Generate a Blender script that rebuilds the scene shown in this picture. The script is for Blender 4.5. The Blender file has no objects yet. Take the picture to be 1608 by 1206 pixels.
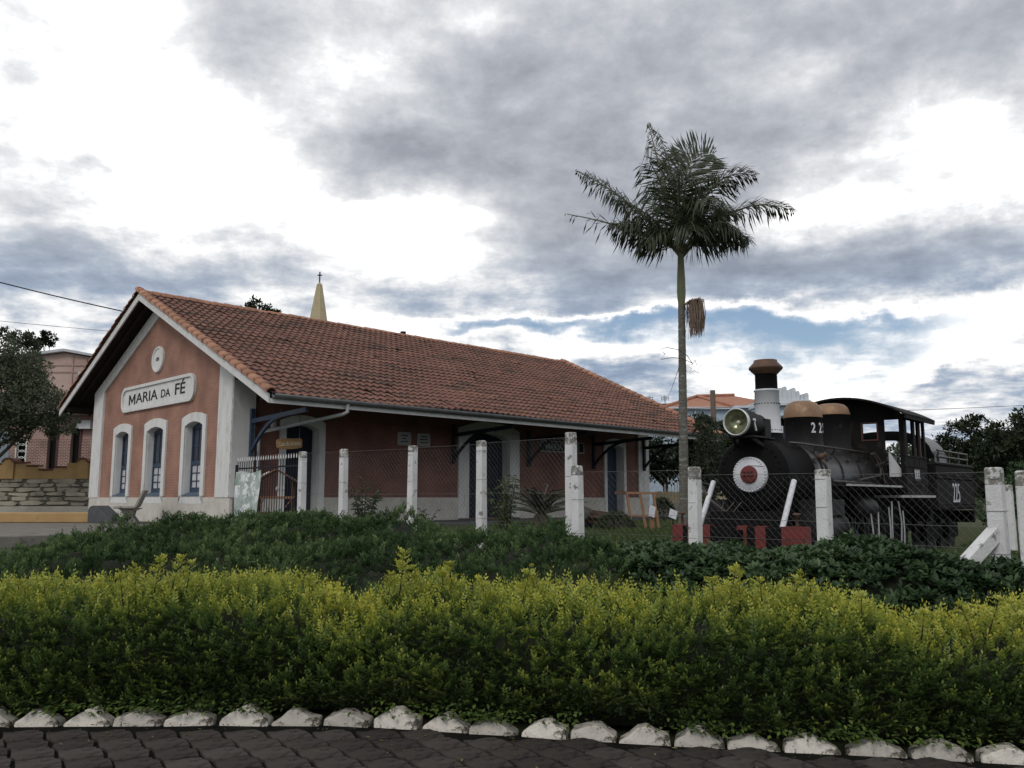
import bpy, bmesh, math, random
import numpy as np
from mathutils import Vector, Matrix
random.seed(7)
rng = np.random.default_rng(7)
R = math.radians
scene = bpy.context.scene
C = scene.collection
EYE = 1.6
F, PITCH, CX, CY = 1340.0, R(7.62), 804.0, 603.0

# ------------------------------------------------------------------ camera, light, sky, exposure
cam_d = bpy.data.cameras.new('camera')
cam_d.sensor_width = 36.0
cam_d.lens = F / 1608.0 * 36.0
cam_d.clip_start, cam_d.clip_end = 0.1, 4000.0
cam = bpy.data.objects.new('camera', cam_d)
C.objects.link(cam)
cam.location = (0, 0, EYE)
cam.rotation_euler = (R(90) + PITCH, 0, 0)
scene.camera = cam

scene.view_settings.view_transform = 'Standard'
scene.view_settings.look = 'None'
scene.view_settings.gamma = 1.0
scene.view_settings.use_curve_mapping = False
scene.view_settings.exposure = EXPOSURE = -0.22

SUN_TO = Vector((-0.30, -0.68, 0.66)).normalized()
sun_d = bpy.data.lights.new('sun', 'SUN')
sun_d.energy, sun_d.angle, sun_d.color = 1.15, R(18), (1.0, 0.96, 0.9)
sun = bpy.data.objects.new('sun', sun_d)
C.objects.link(sun)
sun.rotation_euler = SUN_TO.to_track_quat('Z', 'Y').to_euler()


def ray(px, py):
    """unit-forward direction of a point of view, world axes"""
    a, b = (px - CX) / F, -(py - CY) / F
    c, s = math.cos(PITCH), math.sin(PITCH)
    return Vector((a, c - b * s, s + b * c))


def at(px, py, D):
    """place at distance D ahead of the viewpoint"""
    r = ray(px, py)
    return Vector((r.x / r.y * D, D, EYE + r.z / r.y * D))


world = bpy.data.worlds.new('World')
scene.world = world
world.use_nodes = True


def build_sky():
    nt = world.node_tree
    N, Lk = nt.nodes, nt.links
    N.clear()

    def math_(op, a, b=None, c=None):
        n = N.new('ShaderNodeMath')
        n.operation = op
        for i, v in enumerate((a, b, c)):
            if v is None:
                continue
            if isinstance(v, (int, float)):
                n.inputs[i].default_value = v
            else:
                Lk.new(v, n.inputs[i])
        return n.outputs[0]
    tc = N.new('ShaderNodeTexCoord')
    sep = N.new('ShaderNodeSeparateXYZ')
    Lk.new(tc.outputs['Generated'], sep.inputs[0])
    X, Y, Z = sep.outputs
    az0 = math_('ARCTAN2', X, Y)
    el0 = math_('ARCSINE', Z)
    zp = math_('ADD', math_('MAXIMUM', Z, 0.0), 0.16)
    comb = N.new('ShaderNodeCombineXYZ')
    Lk.new(math_('DIVIDE', X, zp), comb.inputs[0])
    Lk.new(math_('DIVIDE', Y, zp), comb.inputs[1])
    P = comb.outputs[0]

    def noise(vec, scale, detail, rough, offs=(0, 0, 0), dist=0.0):
        m = N.new('ShaderNodeMapping')
        m.inputs['Location'].default_value = offs
        Lk.new(vec, m.inputs[0])
        n = N.new('ShaderNodeTexNoise')
        n.inputs['Scale'].default_value = scale
        n.inputs['Detail'].default_value = detail
        n.inputs['Roughness'].default_value = rough
        n.inputs['Distortion'].default_value = dist
        Lk.new(m.outputs[0], n.inputs['Vector'])
        return n.outputs[0]
    # ragged edges: the blob coordinates are bent by cloud-plane noise
    w1 = math_('SUBTRACT', noise(P, 1.1, 5, 0.6, (3, 1, 0)), 0.5)
    w2 = math_('SUBTRACT', noise(P, 1.1, 5, 0.6, (9, 7, 2)), 0.5)
    G = tc.outputs['Generated']
    w3 = math_('SUBTRACT', noise(G, 9., 7, 0.62, (2, 5, 1)), 0.5)
    w4 = math_('SUBTRACT', noise(G, 9., 7, 0.62, (7, 3, 4)), 0.5)
    az = math_('ADD', az0, math_('MULTIPLY_ADD', w3, .12, math_('MULTIPLY', w1, 0.22)))
    el = math_('ADD', el0, math_('MULTIPLY_ADD', w4, .075, math_('MULTIPLY', w2, 0.11)))
    # big structure: + thicker and greyer, - thinner and whiter
    blobs = [  # px, py, rx, ry, weight
        (150, 90, 190, 80, -.30), (330, 200, 160, 60, -.26), (180, 320, 260, 42, -.20), (420, 410, 160, 40, .08), (1120, 250, 130, 60, .08), (560, 120, 130, 60, -.32), (200, 260, 230, 70, -.27), (60, 350, 120, 40, -.18),
        (770, 40, 40, 30, -.25), (100, 165, 110, 30, .26), (40, 290, 90, 60, .28), (160, 265, 60, 12, .2), (40, 75, 60, 25, .25),
        (420, 50, 150, 60, .18), (360, 100, 110, 30, .14), (600, 235, 260, 70, .22), (900, 200, 230, 120, .20),
        (1130, 60, 330, 80, .18), (1480, 60, 260, 70, .14), (1250, 210, 120, 60, .10), (1020, 330, 220, 60, .14),
        (1240, 110, 80, 30, -.26), (1400, 190, 110, 50, -.28), (1560, 190, 120, 70, -.32), (1450, 255, 160, 40, -.12),
        (690, 330, 110, 38, -.34), (560, 390, 130, 40, -.24), (640, 420, 120, 22, -.22), (1240, 340, 70, 30, -.3),
        (1400, 400, 330, 45, .26), (1150, 440, 200, 40, .12), (860, 410, 250, 40, .10), (330, 330, 130, 50, .02),
        (200, 420, 260, 40, .06), (330, 410, 150, 30, .04), (1560, 290, 120, 30, -.2),
        (760, 522, 130, 12, -.52), (1000, 514, 150, 12, -.54), (1270, 545, 130, 28, -.66), (1180, 522, 230, 15, -.47), (1490, 505, 160, 14, -.30),
        (1010, 553, 210, 17, -.20), (970, 592, 150, 24, .12), (1430, 560, 200, 22, -.26), (1280, 600, 200, 20, -.24),
        (1450, 600, 140, 10, .20), (1540, 560, 120, 8, .1), (60, 470, 180, 30, -.04), (100, 560, 150, 30, .0),
        (1520, 650, 200, 30, -.05),
    ]
    total = None
    tblue = None
    for px, py, rx, ry, w in blobs:
        if w == 0:
            continue
        d = ray(px, py).normalized()
        a0, e0 = math.atan2(d.x, d.y), math.asin(d.z)
        qa = math_('MULTIPLY_ADD', az, F / rx, -a0 * F / rx)
        qe = math_('MULTIPLY_ADD', el, F / ry, -e0 * F / ry)
        q = math_('MULTIPLY_ADD', qa, qa, math_('MULTIPLY', qe, qe))
        g = math_('MULTIPLY', math_('POWER', 2.718, math_('MULTIPLY', q, -0.7)), w)
        if w < -.45:
            tblue = g if tblue is None else math_('ADD', tblue, g)
        else:
            if w < 0:
                g = math_('MULTIPLY', g, .88)
            total = g if total is None else math_('ADD', total, g)
    n1 = math_('SUBTRACT', noise(P, 0.75, 9, 0.58, (1.3, 4.2, 0), 0.25), 0.5)
    n2 = math_('SUBTRACT', noise(P, 2.6, 8, 0.6, (5.1, 2.2, 3), 0.15), 0.5)
    n3 = math_('SUBTRACT', noise(P, 7.0, 6, 0.62, (2.1, 8.2, 5), 0.1), 0.5)
    T = math_('ADD', math_('MULTIPLY_ADD', n1, 0.80, 0.60), math_('MULTIPLY_ADD', n2, 0.74, math_('MULTIPLY', n3, 0.50)))
    n4 = math_('SUBTRACT', noise(G, 16., 8, 0.65, (4, 1, 6), .3), 0.5)
    T = math_('ADD', T, math_('MULTIPLY', n4, .34))
    T = math_('MAXIMUM', math_('ADD', T, total), 0.40)
    T = math_('ADD', T, math_('ADD', tblue, math_('MULTIPLY', n2, .15)))
    ramp = N.new('ShaderNodeValToRGB')
    cr = ramp.color_ramp
    cr.elements[0].position, cr.elements[0].color = 0.0, (1.0, 1.0, 1.02, 1)
    cr.elements[1].position, cr.elements[1].color = 1.0, (.36, .385, .44, 1)
    for pos, col in ((.38, (1.50, 1.49, 1.47)), (.46, (1.14, 1.14, 1.145)), (.53, (.92, .93, .95)), (.64, (.71, .73, .765)), (.80, (.52, .545, .595))):
        e = cr.elements.new(pos)
        e.color = (*col, 1)
    Lk.new(T, ramp.inputs[0])
    # thick cloud low in the sky is bluer and darker
    lowf = N.new('ShaderNodeMapRange')
    lowf.interpolation_type = 'SMOOTHSTEP'
    lowf.inputs['From Min'].default_value, lowf.inputs['From Max'].default_value = R(19), R(10)
    Lk.new(el0, lowf.inputs[0])
    thick = N.new('ShaderNodeMapRange')
    thick.inputs['From Min'].default_value, thick.inputs['From Max'].default_value = .54, .74
    Lk.new(T, thick.inputs[0])
    tint = N.new('ShaderNodeMix')
    tint.data_type = 'RGBA'
    tint.blend_type = 'MULTIPLY'
    Lk.new(math_('MULTIPLY', lowf.outputs[0], thick.outputs[0]), tint.inputs[0])
    Lk.new(ramp.outputs[0], tint.inputs[6])
    tint.inputs[7].default_value = (.58, .70, .86, 1)
    cov = N.new('ShaderNodeMapRange')
    cov.interpolation_type = 'SMOOTHSTEP'
    cov.inputs['From Min'].default_value, cov.inputs['From Max'].default_value = -0.26, 0.40
    Lk.new(T, cov.inputs[0])
    sky = N.new('ShaderNodeTexSky')
    sky.sky_type = 'NISHITA'
    sky.sun_disc = False
    sky.sun_elevation = math.asin(SUN_TO.z)
    sky.sun_rotation = math.atan2(SUN_TO.x, SUN_TO.y)
    sky.air_density, sky.dust_density, sky.ozone_density = 1.0, 2.0, 1.5
    b1 = N.new('ShaderNodeBackground')
    b1.inputs['Strength'].default_value = 0.12
    Lk.new(sky.outputs[0], b1.inputs[0])
    b2 = N.new('ShaderNodeBackground')
    b2.inputs['Strength'].default_value = 1.1
    Lk.new(tint.outputs[2], b2.inputs[0])
    mix = N.new('ShaderNodeMixShader')
    Lk.new(cov.outputs[0], mix.inputs[0])
    Lk.new(b1.outputs[0], mix.inputs[1])
    Lk.new(b2.outputs[0], mix.inputs[2])
    out = N.new('ShaderNodeOutputWorld')
    Lk.new(mix.outputs[0], out.inputs[0])


build_sky()

# ------------------------------------------------------------------ materials
MATS = {}


def mat(name, c1, c2=None, scale=6.0, rough=0.8, wear=None, wear_amt=0.5, wear_scale=14.0, bump=0.0, bump_scale=60.0,
        metal=0.0, island=0.0, spec=0.3, axis=None, coat=0.0, stretch=None, wear2=None, wear2_amt=.62, wear2_scale=5.):
    """paint / plaster / metal: two noise-mixed tones, optional worn patches of a third colour, fine relief"""
    m = bpy.data.materials.new(name)
    m.use_nodes = True
    nt = m.node_tree
    N, Lk = nt.nodes, nt.links
    b = N['Principled BSDF']
    b.inputs['Roughness'].default_value = rough
    b.inputs['Metallic'].default_value = metal
    b.inputs['Specular IOR Level'].default_value = spec
    b.inputs['Coat Weight'].default_value = coat
    tc = N.new('ShaderNodeTexCoord')
    vec = tc.outputs['Object']
    if stretch:
        mp = N.new('ShaderNodeMapping')
        mp.inputs['Scale'].default_value = stretch
        Lk.new(vec, mp.inputs[0])
        vec = mp.outputs[0]
    c2 = c2 or tuple(v * .8 for v in c1)

    def noise(s, d=6, r=.6):
        n = N.new('ShaderNodeTexNoise')
        n.inputs['Scale'].default_value = s
        n.inputs['Detail'].default_value = d
        n.inputs['Roughness'].default_value = r
        Lk.new(vec, n.inputs['Vector'])
        return n.outputs[0]

    def mixc(fac, a, bcol):
        x = N.new('ShaderNodeMix')
        x.data_type = 'RGBA'
        if isinstance(fac, float):
            x.inputs[0].default_value = fac
        else:
            Lk.new(fac, x.inputs[0])
        for sock, v in ((6, a), (7, bcol)):
            if isinstance(v, tuple):
                x.inputs[sock].default_value = (*v, 1)
            else:
                Lk.new(v, x.inputs[sock])
        return x.outputs[2]

    def step(src, lo, hi):
        r = N.new('ShaderNodeMapRange')
        r.inputs['From Min'].default_value, r.inputs['From Max'].default_value = lo, hi
        Lk.new(src, r.inputs[0])
        return r.outputs[0]
    col = mixc(step(noise(scale), .3, .7), c1, c2)
    if island:
        g = N.new('ShaderNodeNewGeometry')
        hsv = N.new('ShaderNodeHueSaturation')
        Lk.new(step(g.outputs['Random Per Island'], 0, 1), hsv.inputs['Value'])
        r = hsv.inputs['Value'].links[0].from_node
        r.inputs['To Min'].default_value, r.inputs['To Max'].default_value = 1 - island, 1 + island
        Lk.new(col, hsv.inputs['Color'])
        col = hsv.outputs[0]
    if wear:
        col = mixc(step(noise(wear_scale, 9, .68), wear_amt, wear_amt + .06), col, wear)
    if wear2:
        col = mixc(step(noise(wear2_scale, 8, .7), wear2_amt, wear2_amt + .12), col, wear2)
    Lk.new(col, b.inputs['Base Color'])
    if bump:
        bp = N.new('ShaderNodeBump')
        bp.inputs['Strength'].default_value = bump
        bp.inputs['Distance'].default_value = .02
        Lk.new(noise(bump_scale, 5, .65), bp.inputs['Height'])
        Lk.new(bp.outputs[0], b.inputs['Normal'])
    MATS[name] = m
    return m


def leaf_mat(name, ramp, trans=0.25, rough=0.55, spec=.3):
    """leaves: each leaf carries its own tint (0 old, or darkened as shade; 1 young and bright)"""
    m = bpy.data.materials.new(name)
    m.use_nodes = True
    nt = m.node_tree
    N, Lk = nt.nodes, nt.links
    b = N['Principled BSDF']
    b.inputs['Roughness'].default_value = rough
    b.inputs['Specular IOR Level'].default_value = spec
    a = N.new('ShaderNodeAttribute')
    a.attribute_name = 'tint'
    r = N.new('ShaderNodeValToRGB')
    for i, (p, c) in enumerate(ramp):
        e = r.color_ramp.elements[i] if i < 2 else r.color_ramp.elements.new(p)
        e.position, e.color = p, (*c, 1)
    Lk.new(a.outputs['Fac'], r.inputs[0])
    Lk.new(r.outputs[0], b.inputs['Base Color'])
    t = N.new('ShaderNodeBsdfTranslucent')
    Lk.new(r.outputs[0], t.inputs[0])
    mx = N.new('ShaderNodeMixShader')
    mx.inputs[0].default_value = trans
    Lk.new(b.outputs[0], mx.inputs[1])
    Lk.new(t.outputs[0], mx.inputs[2])
    Lk.new(mx.outputs[0], N['Material Output'].inputs[0])
    return m


def brick_mat(name, axes, c1, c2, mortar, bw=.24, bh=.075, joint=.012):
    m = mat(name, c1, rough=.85)
    nt = m.node_tree
    N, Lk = nt.nodes, nt.links
    b = N['Principled BSDF']
    tc = N.new('ShaderNodeTexCoord')
    sp = N.new('ShaderNodeSeparateXYZ')
    cb = N.new('ShaderNodeCombineXYZ')
    Lk.new(tc.outputs['Object'], sp.inputs[0])
    Lk.new(sp.outputs[axes[0]], cb.inputs[0])
    Lk.new(sp.outputs[axes[1]], cb.inputs[1])
    br = N.new('ShaderNodeTexBrick')
    br.inputs['Scale'].default_value = 1
    br.inputs['Brick Width'].default_value = bw
    br.inputs['Row Height'].default_value = bh
    br.inputs['Mortar Size'].default_value = joint
    br.inputs['Mortar Smooth'].default_value = .3
    br.inputs['Color1'].default_value = (*c1, 1)
    br.inputs['Color2'].default_value = (*c2, 1)
    br.inputs['Mortar'].default_value = (*mortar, 1)
    Lk.new(cb.outputs[0], br.inputs['Vector'])
    n = N.new('ShaderNodeTexNoise')
    n.inputs['Scale'].default_value = 1.3
    n.inputs['Detail'].default_value = 8
    Lk.new(tc.outputs['Object'], n.inputs['Vector'])
    rr = N.new('ShaderNodeMapRange')
    rr.inputs['From Min'].default_value, rr.inputs['From Max'].default_value = .3, .7
    rr.inputs['To Min'].default_value, rr.inputs['To Max'].default_value = .72, 1.18
    Lk.new(n.outputs[0], rr.inputs[0])
    hs = N.new('ShaderNodeHueSaturation')
    Lk.new(br.outputs[0], hs.inputs['Color'])
    Lk.new(rr.outputs[0], hs.inputs['Value'])
    Lk.new(hs.outputs[0], b.inputs['Base Color'])
    bp = N.new('ShaderNodeBump')
    bp.invert = True
    bp.inputs['Strength'].default_value = .3
    bp.inputs['Distance'].default_value = .006
    Lk.new(br.outputs['Fac'], bp.inputs['Height'])
    Lk.new(bp.outputs[0], b.inputs['Normal'])
    return m


M = {}
M['white_plaster'] = mat('white_plaster', (.66, .66, .65), (.57, .57, .56), 2.2, .85, wear=(.42, .41, .39), wear_amt=.64, wear_scale=5, bump=.2, bump_scale=40, wear2=(.47, .45, .42), wear2_amt=.56, wear2_scale=2.2, stretch=(3, 3, .8))
M['roughcast'] = mat('roughcast_plinth', (.62, .59, .53), (.47, .45, .41), 3.0, .95, wear=(.33, .32, .29), wear_amt=.66, wear_scale=9, bump=1.0, bump_scale=28)
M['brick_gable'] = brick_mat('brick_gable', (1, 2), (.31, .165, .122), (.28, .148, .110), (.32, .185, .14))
M['brick_long_shaded'] = brick_mat('brick_long_shaded', (0, 2), (.20, .096, .077), (.18, .085, .068), (.21, .11, .09))  # same brick as the gable, toned darker for the shade under the eave
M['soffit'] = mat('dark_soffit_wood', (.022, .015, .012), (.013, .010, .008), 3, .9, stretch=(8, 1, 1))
M['tile'] = mat('clay_tile', (.215, .108, .080), (.15, .077, .060), 1.2, .9, spec=.15, island=.15, wear=(.075, .055, .048), wear_amt=.55, wear_scale=1.3, stretch=(.55, 1.6, 1.6),
                wear2=(.065, .05, .045), wear2_amt=.57, wear2_scale=9., bump=.3, bump_scale=50)
M['butt'] = mat('shaded_mossy_tile_end', (.085, .052, .042), (.05, .036, .03), 4, .95)  # dark ends paint a shade line under each course, along with moss
M['cap_tile'] = mat('clay_cap_tile', (.37, .195, .13), (.28, .145, .098), 3, .9, island=.15, wear=(.14, .085, .06), wear_amt=.6, wear_scale=7)
M['barge'] = mat('white_board', (.66, .66, .66), (.52, .52, .51), 3, .7, wear=(.25, .23, .21), wear_amt=.64, wear_scale=8)
M['blue_paint'] = mat('blue_paint', (.04, .062, .105), (.028, .045, .08), 5, .5, wear=(.09, .1, .12), wear_amt=.66, wear_scale=15)
M['dark_blue'] = mat('dark_blue_frame', (.016, .021, .036), (.012, .016, .028), 5, .6, spec=.2)
M['sill_blue'] = mat('sill_blue', (.085, .12, .16), (.06, .09, .125), 6, .6)
M['glass'] = mat('window_glass', (.035, .04, .055), (.025, .03, .045), 4, .08, spec=.5)
M['curtain'] = mat('curtain_behind_glass', (.62, .62, .64), (.36, .37, .40), 7, .5, stretch=(1, 1, .6))
M['black_letter'] = mat('black_letter', (.012, .012, .014), rough=.6)
M['galv'] = mat('grey_gutter', (.13, .135, .14), (.085, .09, .095), 4, .5, metal=.3)
M['pipe_white'] = mat('downpipe', (.40, .41, .42), (.3, .31, .32), 5, .5)
M['sign_wood'] = mat('sign_wood', (.42, .26, .12), (.28, .16, .075), 4, .7, stretch=(1, 6, 6))
M['sign_cream'] = mat('sign_letters', (.72, .66, .48), rough=.7)
M['plaque'] = mat('grey_plaque', (.40, .41, .40), (.33, .34, .33), 8, .7)
M['plaque_txt'] = mat('plaque_print', (.06, .06, .06), rough=.7)
M['black'] = mat('loco_black', (.007, .007, .0075), (.012, .0115, .0115), 3, .6, wear=(.034, .030, .026), wear_amt=.60, wear_scale=7, spec=.22, wear2=(.05, .035, .026), wear2_amt=.66, wear2_scale=13., bump=.12, bump_scale=30)
M['boiler'] = mat('boiler_black', (.016, .016, .017), (.034, .033, .033), 2.5, .36, wear=(.07, .064, .056), wear_amt=.60, wear_scale=6, spec=.5, wear2=(.075, .05, .035), wear2_amt=.66, wear2_scale=11., bump=.08, bump_scale=20)
M['smoke'] = mat('smokebox_black', (.004, .004, .0045), (.007, .007, .0075), 4, .8, spec=.12, bump=.15)
M['loco_white'] = mat('loco_white', (.62, .63, .66), (.52, .53, .56), 4, .6, wear=(.08, .075, .07), wear_amt=.68, wear_scale=11)
M['copper'] = mat('copper_paint', (.27, .165, .10), (.19, .115, .07), 4, .55, wear=(.31, .24, .165), wear_amt=.58, wear_scale=5, metal=.25)
M['copper_dark'] = mat('copper_dark', (.125, .07, .047), (.075, .043, .032), 4, .6, metal=.15, wear=(.05, .03, .025), wear_amt=.6, wear_scale=8)
M['red'] = mat('dull_red', (.16, .030, .026), (.11, .024, .021), 5, .65, wear=(.04, .018, .015), wear_amt=.6, wear_scale=12, bump=.3, bump_scale=30)
M['cab'] = mat('cab_black', (.009, .0085, .0085), (.016, .0145, .014), 3, .75, spec=.10, wear=(.030, .025, .022), wear_amt=.58, wear_scale=6, wear2=(.055, .036, .027), wear2_amt=.66, wear2_scale=12.)
M['cab_red'] = mat('cab_inner_red', (.085, .03, .03), (.06, .025, .025), 5, .6)
M['edge_white'] = mat('worn_white_edge', (.5, .5, .5), (.3, .3, .3), 12, .6, wear=(.06, .06, .06), wear_amt=.55, wear_scale=25)
M['chrome'] = mat('headlight_ring', (.66, .67, .66), (.5, .51, .5), 6, .35, metal=.4)
M['reflector'] = mat('reflector', (.30, .31, .19), (.08, .09, .055), 9, .15, metal=.35)
M['lens'] = mat('headlight_bulb', (.7, .68, .55), rough=.15)
M['steel'] = mat('old_steel', (.10, .09, .085), (.06, .05, .045), 8, .5, metal=.6)
M['sleeper'] = mat('sleeper_wood', (.07, .055, .045), (.04, .033, .028), 4, .9)
M['post'] = mat('peeling_white_post', (.66, .66, .66), (.54, .54, .54), 5, .85, wear=(.20, .19, .175), wear_amt=.585, wear_scale=9, bump=.5, bump_scale=45,
                wear2=(.12, .115, .10), wear2_amt=.62, wear2_scale=30)
M['post_top'] = mat('bare_concrete_top', (.26, .25, .225), (.13, .125, .11), 14, .95, wear=(.56, .56, .55), wear_amt=.50, wear_scale=12, bump=.8, bump_scale=50)
M['wire'] = mat('galvanised_wire', (.20, .20, .20), (.13, .13, .13), 9, .5, metal=.5)
M['iron'] = mat('dark_iron', (.022, .022, .03), (.014, .014, .02), 8, .7, spec=.15)
M['spike'] = mat('white_spike_tip', (.66, .66, .66), rough=.6)
M['banner'] = mat('printed_banner', (.46, .49, .48), (.18, .26, .22), 4.5, .6, wear=(.68, .70, .70), wear_amt=.50, wear_scale=5)
M['wood'] = mat('bare_wood', (.30, .17, .095), (.19, .105, .06), 4, .8, stretch=(3, 3, 1))
M['wood_dark'] = mat('dark_wood', (.12, .07, .045), (.07, .042, .03), 4, .8)
M['conc'] = mat('weathered_concrete', (.20, .19, .165), (.125, .115, .10), 2.2, .95, wear=(.10, .095, .085), wear_amt=.58, wear_scale=4, bump=.6, bump_scale=30)
M['conc_pale'] = mat('pale_concrete', (.42, .40, .35), (.33, .31, .27), 2.2, .95, wear=(.2, .19, .16), wear_amt=.62, wear_scale=6, bump=.3)
M['bench'] = mat('bench_concrete', (.34, .33, .30), (.26, .25, .23), 6, .9, bump=.4, wear=(.16, .155, .14), wear_amt=.62, wear_scale=9)
M['slate'] = mat('dark_grey_block', (.085, .09, .095), (.06, .063, .068), 5, .75, wear=(.14, .14, .14), wear_amt=.64, wear_scale=8)
M['ochre'] = mat('ochre_paint', (.42, .275, .125), (.33, .21, .095), 2.4, .85, wear=(.20, .15, .09), wear_amt=.62, wear_scale=6)
M['ochre_cap'] = mat('brown_cap', (.15, .065, .045), (.10, .045, .035), 6, .85)
M['stone'] = mat('rubble_stone', (.42, .38, .30), (.28, .25, .205), 2.5, .95, wear=(.13, .125, .11), wear_amt=.58, wear_scale=5, bump=.8, bump_scale=16)
def vary_by_object(m, amt):
    nt = m.node_tree
    b = nt.nodes['Principled BSDF']
    src = b.inputs['Base Color'].links[0].from_socket
    oi_, mr, hs = nt.nodes.new('ShaderNodeObjectInfo'), nt.nodes.new('ShaderNodeMapRange'), nt.nodes.new('ShaderNodeHueSaturation')
    mr.inputs['To Min'].default_value, mr.inputs['To Max'].default_value = 1 - amt, 1 + amt
    nt.links.new(oi_.outputs['Random'], mr.inputs[0])
    nt.links.new(mr.outputs[0], hs.inputs['Value'])
    nt.links.new(src, hs.inputs['Color'])
    nt.links.new(hs.outputs[0], b.inputs['Base Color'])


M['mortar'] = mat('dark_mortar', (.16, .145, .12), (.12, .11, .09), 6, .95)
M['pink'] = mat('pink_render', (.40, .275, .24), (.33, .225, .2), 1.5, .9, wear=(.25, .165, .14), wear_amt=.64, wear_scale=3)
M['pink_pale'] = mat('pink_upper', (.46, .345, .305), (.38, .285, .25), 1.2, .9, wear=(.27, .19, .16), wear_amt=.6, wear_scale=2)
M['wainscot'] = brick_mat('brick_wainscot', (0, 2), (.22, .085, .07), (.17, .07, .06), (.40, .33, .29), bw=.22, bh=.075, joint=.016)
M['void'] = mat('dark_interior', (.008, .007, .007), rough=.9)
M['grey_wall'] = mat('grey_blue_render', (.24, .29, .33), (.19, .235, .27), 2, .9)
M['pale_blue'] = mat('pale_blue_render', (.40, .47, .55), (.34, .41, .49), 1.2, .9, wear=(.28, .33, .38), wear_amt=.64, wear_scale=2)
M['blue_white'] = mat('blue_white_trim', (.58, .62, .66), (.48, .52, .56), 2, .85, wear=(.3, .32, .33), wear_amt=.66, wear_scale=4)
M['orange_tile'] = mat('orange_tile_far', (.36, .175, .115), (.29, .135, .09), 2.0, .85, wear=(.22, .1, .06), wear_amt=.6, wear_scale=2)
M['tin'] = mat('tin_sheet', (.48, .50, .53), (.38, .4, .43), 2, .5)
M['cream'] = mat('steeple_stucco', (.42, .36, .23), (.36, .30, .19), 1.5, .85)
M['cream_wall'] = mat('cream_wall', (.52, .44, .29), (.43, .36, .24), 2, .9, wear=(.3, .25, .18), wear_amt=.6)
M['pole'] = mat('utility_pole', (.17, .13, .11), (.12, .095, .08), 3, .9)
M['cable'] = mat('black_cable', (.015, .015, .016), rough=.6)
M['soil'] = mat('soil', (.05, .038, .028), (.03, .024, .018), 6, .95, bump=.7, bump_scale=25)
M['grassy'] = mat('grass_ground', (.035, .055, .018), (.05, .05, .025), 3.0, .95, wear=(.06, .046, .03), wear_amt=.6, wear_scale=6, bump=.8, bump_scale=40)
M['joint'] = mat('paver_joint', (.004, .0038, .0034), (.008, .0085, .006), 9, .95, spec=.1)
M['paver'] = mat('concrete_paver', (.058, .050, .044), (.040, .035, .032), 7, .95, spec=.15, wear=(.026, .023, .021), wear_amt=.56, wear_scale=16, bump=.45, bump_scale=90)
M['kerb_white'] = mat('limewashed_stone', (.60, .56, .50), (.45, .42, .37), 9, .9, wear=(.085, .075, .062), wear_amt=.53, wear_scale=11, bump=.7, bump_scale=35)
vary_by_object(M['paver'], .32)
vary_by_object(M['kerb_white'], .22)
vary_by_object(M['stone'], .25)
vary_by_object(M['cap_tile'], .2)
M['trunk'] = mat('palm_trunk', (.15, .14, .12), (.085, .078, .066), 6, .9, wear=(.26, .32, .29), wear_amt=.57, wear_scale=5, bump=.6, bump_scale=20, stretch=(1, 1, 5), wear2=(.07, .065, .05), wear2_amt=.58, wear2_scale=3.5)
M['shaft'] = mat('palm_crownshaft', (.11, .125, .06), (.15, .15, .085), 3, .5, wear=(.17, .14, .09), wear_amt=.6, wear_scale=4)
M['bark'] = mat('bark', (.10, .08, .062), (.06, .05, .04), 6, .95, bump=.8, bump_scale=20)
M['litter'] = leaf_mat('fallen_leaf', [(0, (.05, .035, .02)), (.6, (.10, .075, .035)), (1, (.19, .17, .05))], .1, .7)
M['infl'] = leaf_mat('dry_flower_strands', [(0, (.085, .05, .04)), (1, (.22, .15, .115))], .1, .8)
M['strand'] = mat('dry_strand', (.25, .185, .145), (.15, .11, .09), 9, .9)
M['rachis'] = mat('frond_stalk', (.13, .13, .075), (.09, .1, .05), 4, .5)
M['frond'] = leaf_mat('palm_leaflet', [(0, (.022, .035, .016)), (.6, (.045, .062, .03)), (1, (.085, .095, .055))], .15, .5, .4)
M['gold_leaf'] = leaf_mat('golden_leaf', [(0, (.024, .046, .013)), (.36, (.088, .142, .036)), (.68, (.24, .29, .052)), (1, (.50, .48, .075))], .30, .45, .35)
M['dark_leaf'] = leaf_mat('dark_leaf', [(0, (.022, .044, .018)), (.6, (.055, .098, .040)), (1, (.115, .17, .075))], .25, .5, .25)
M['dark_leaf2'] = leaf_mat('dark_leaf_conifer', [(0, (.012, .026, .010)), (.5, (.052, .090, .036)), (1, (.16, .22, .085))], .25, .65, .08)
M['tree_leaf'] = leaf_mat('tree_leaf', [(0, (.008, .015, .006)), (.6, (.022, .037, .014)), (1, (.055, .07, .03))], .2, .6)
M['olive_leaf'] = leaf_mat('grey_green_leaf', [(0, (.04, .048, .034)), (.6, (.11, .135, .085)), (1, (.23, .25, .16))], .4, .65)
M['bright_leaf'] = leaf_mat('bright_leaf', [(0, (.035, .06, .02)), (1, (.15, .19, .075))], .3, .5)
M['grass'] = leaf_mat('grass_blade', [(0, (.03, .055, .014)), (.6, (.055, .085, .022)), (1, (.11, .12, .04))], .3, .6)
M['twig'] = mat('twig', (.035, .03, .018), (.022, .02, .012), 8, .95)
M['core'] = mat('inner_twig_sheet', (.012, .016, .007), (.008, .010, .005), 8, .95)  # dark tone of the added sheets that keep light out of the foliage
M['hill'] = mat('wooded_hill', (.05, .065, .05), (.035, .05, .035), .05, .95)
M['flower'] = mat('pale_flower', (.5, .46, .5), rough=.8)
M['board_white'] = mat('white_board_sign', (.62, .63, .66), (.5, .51, .54), 5, .7)
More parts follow.
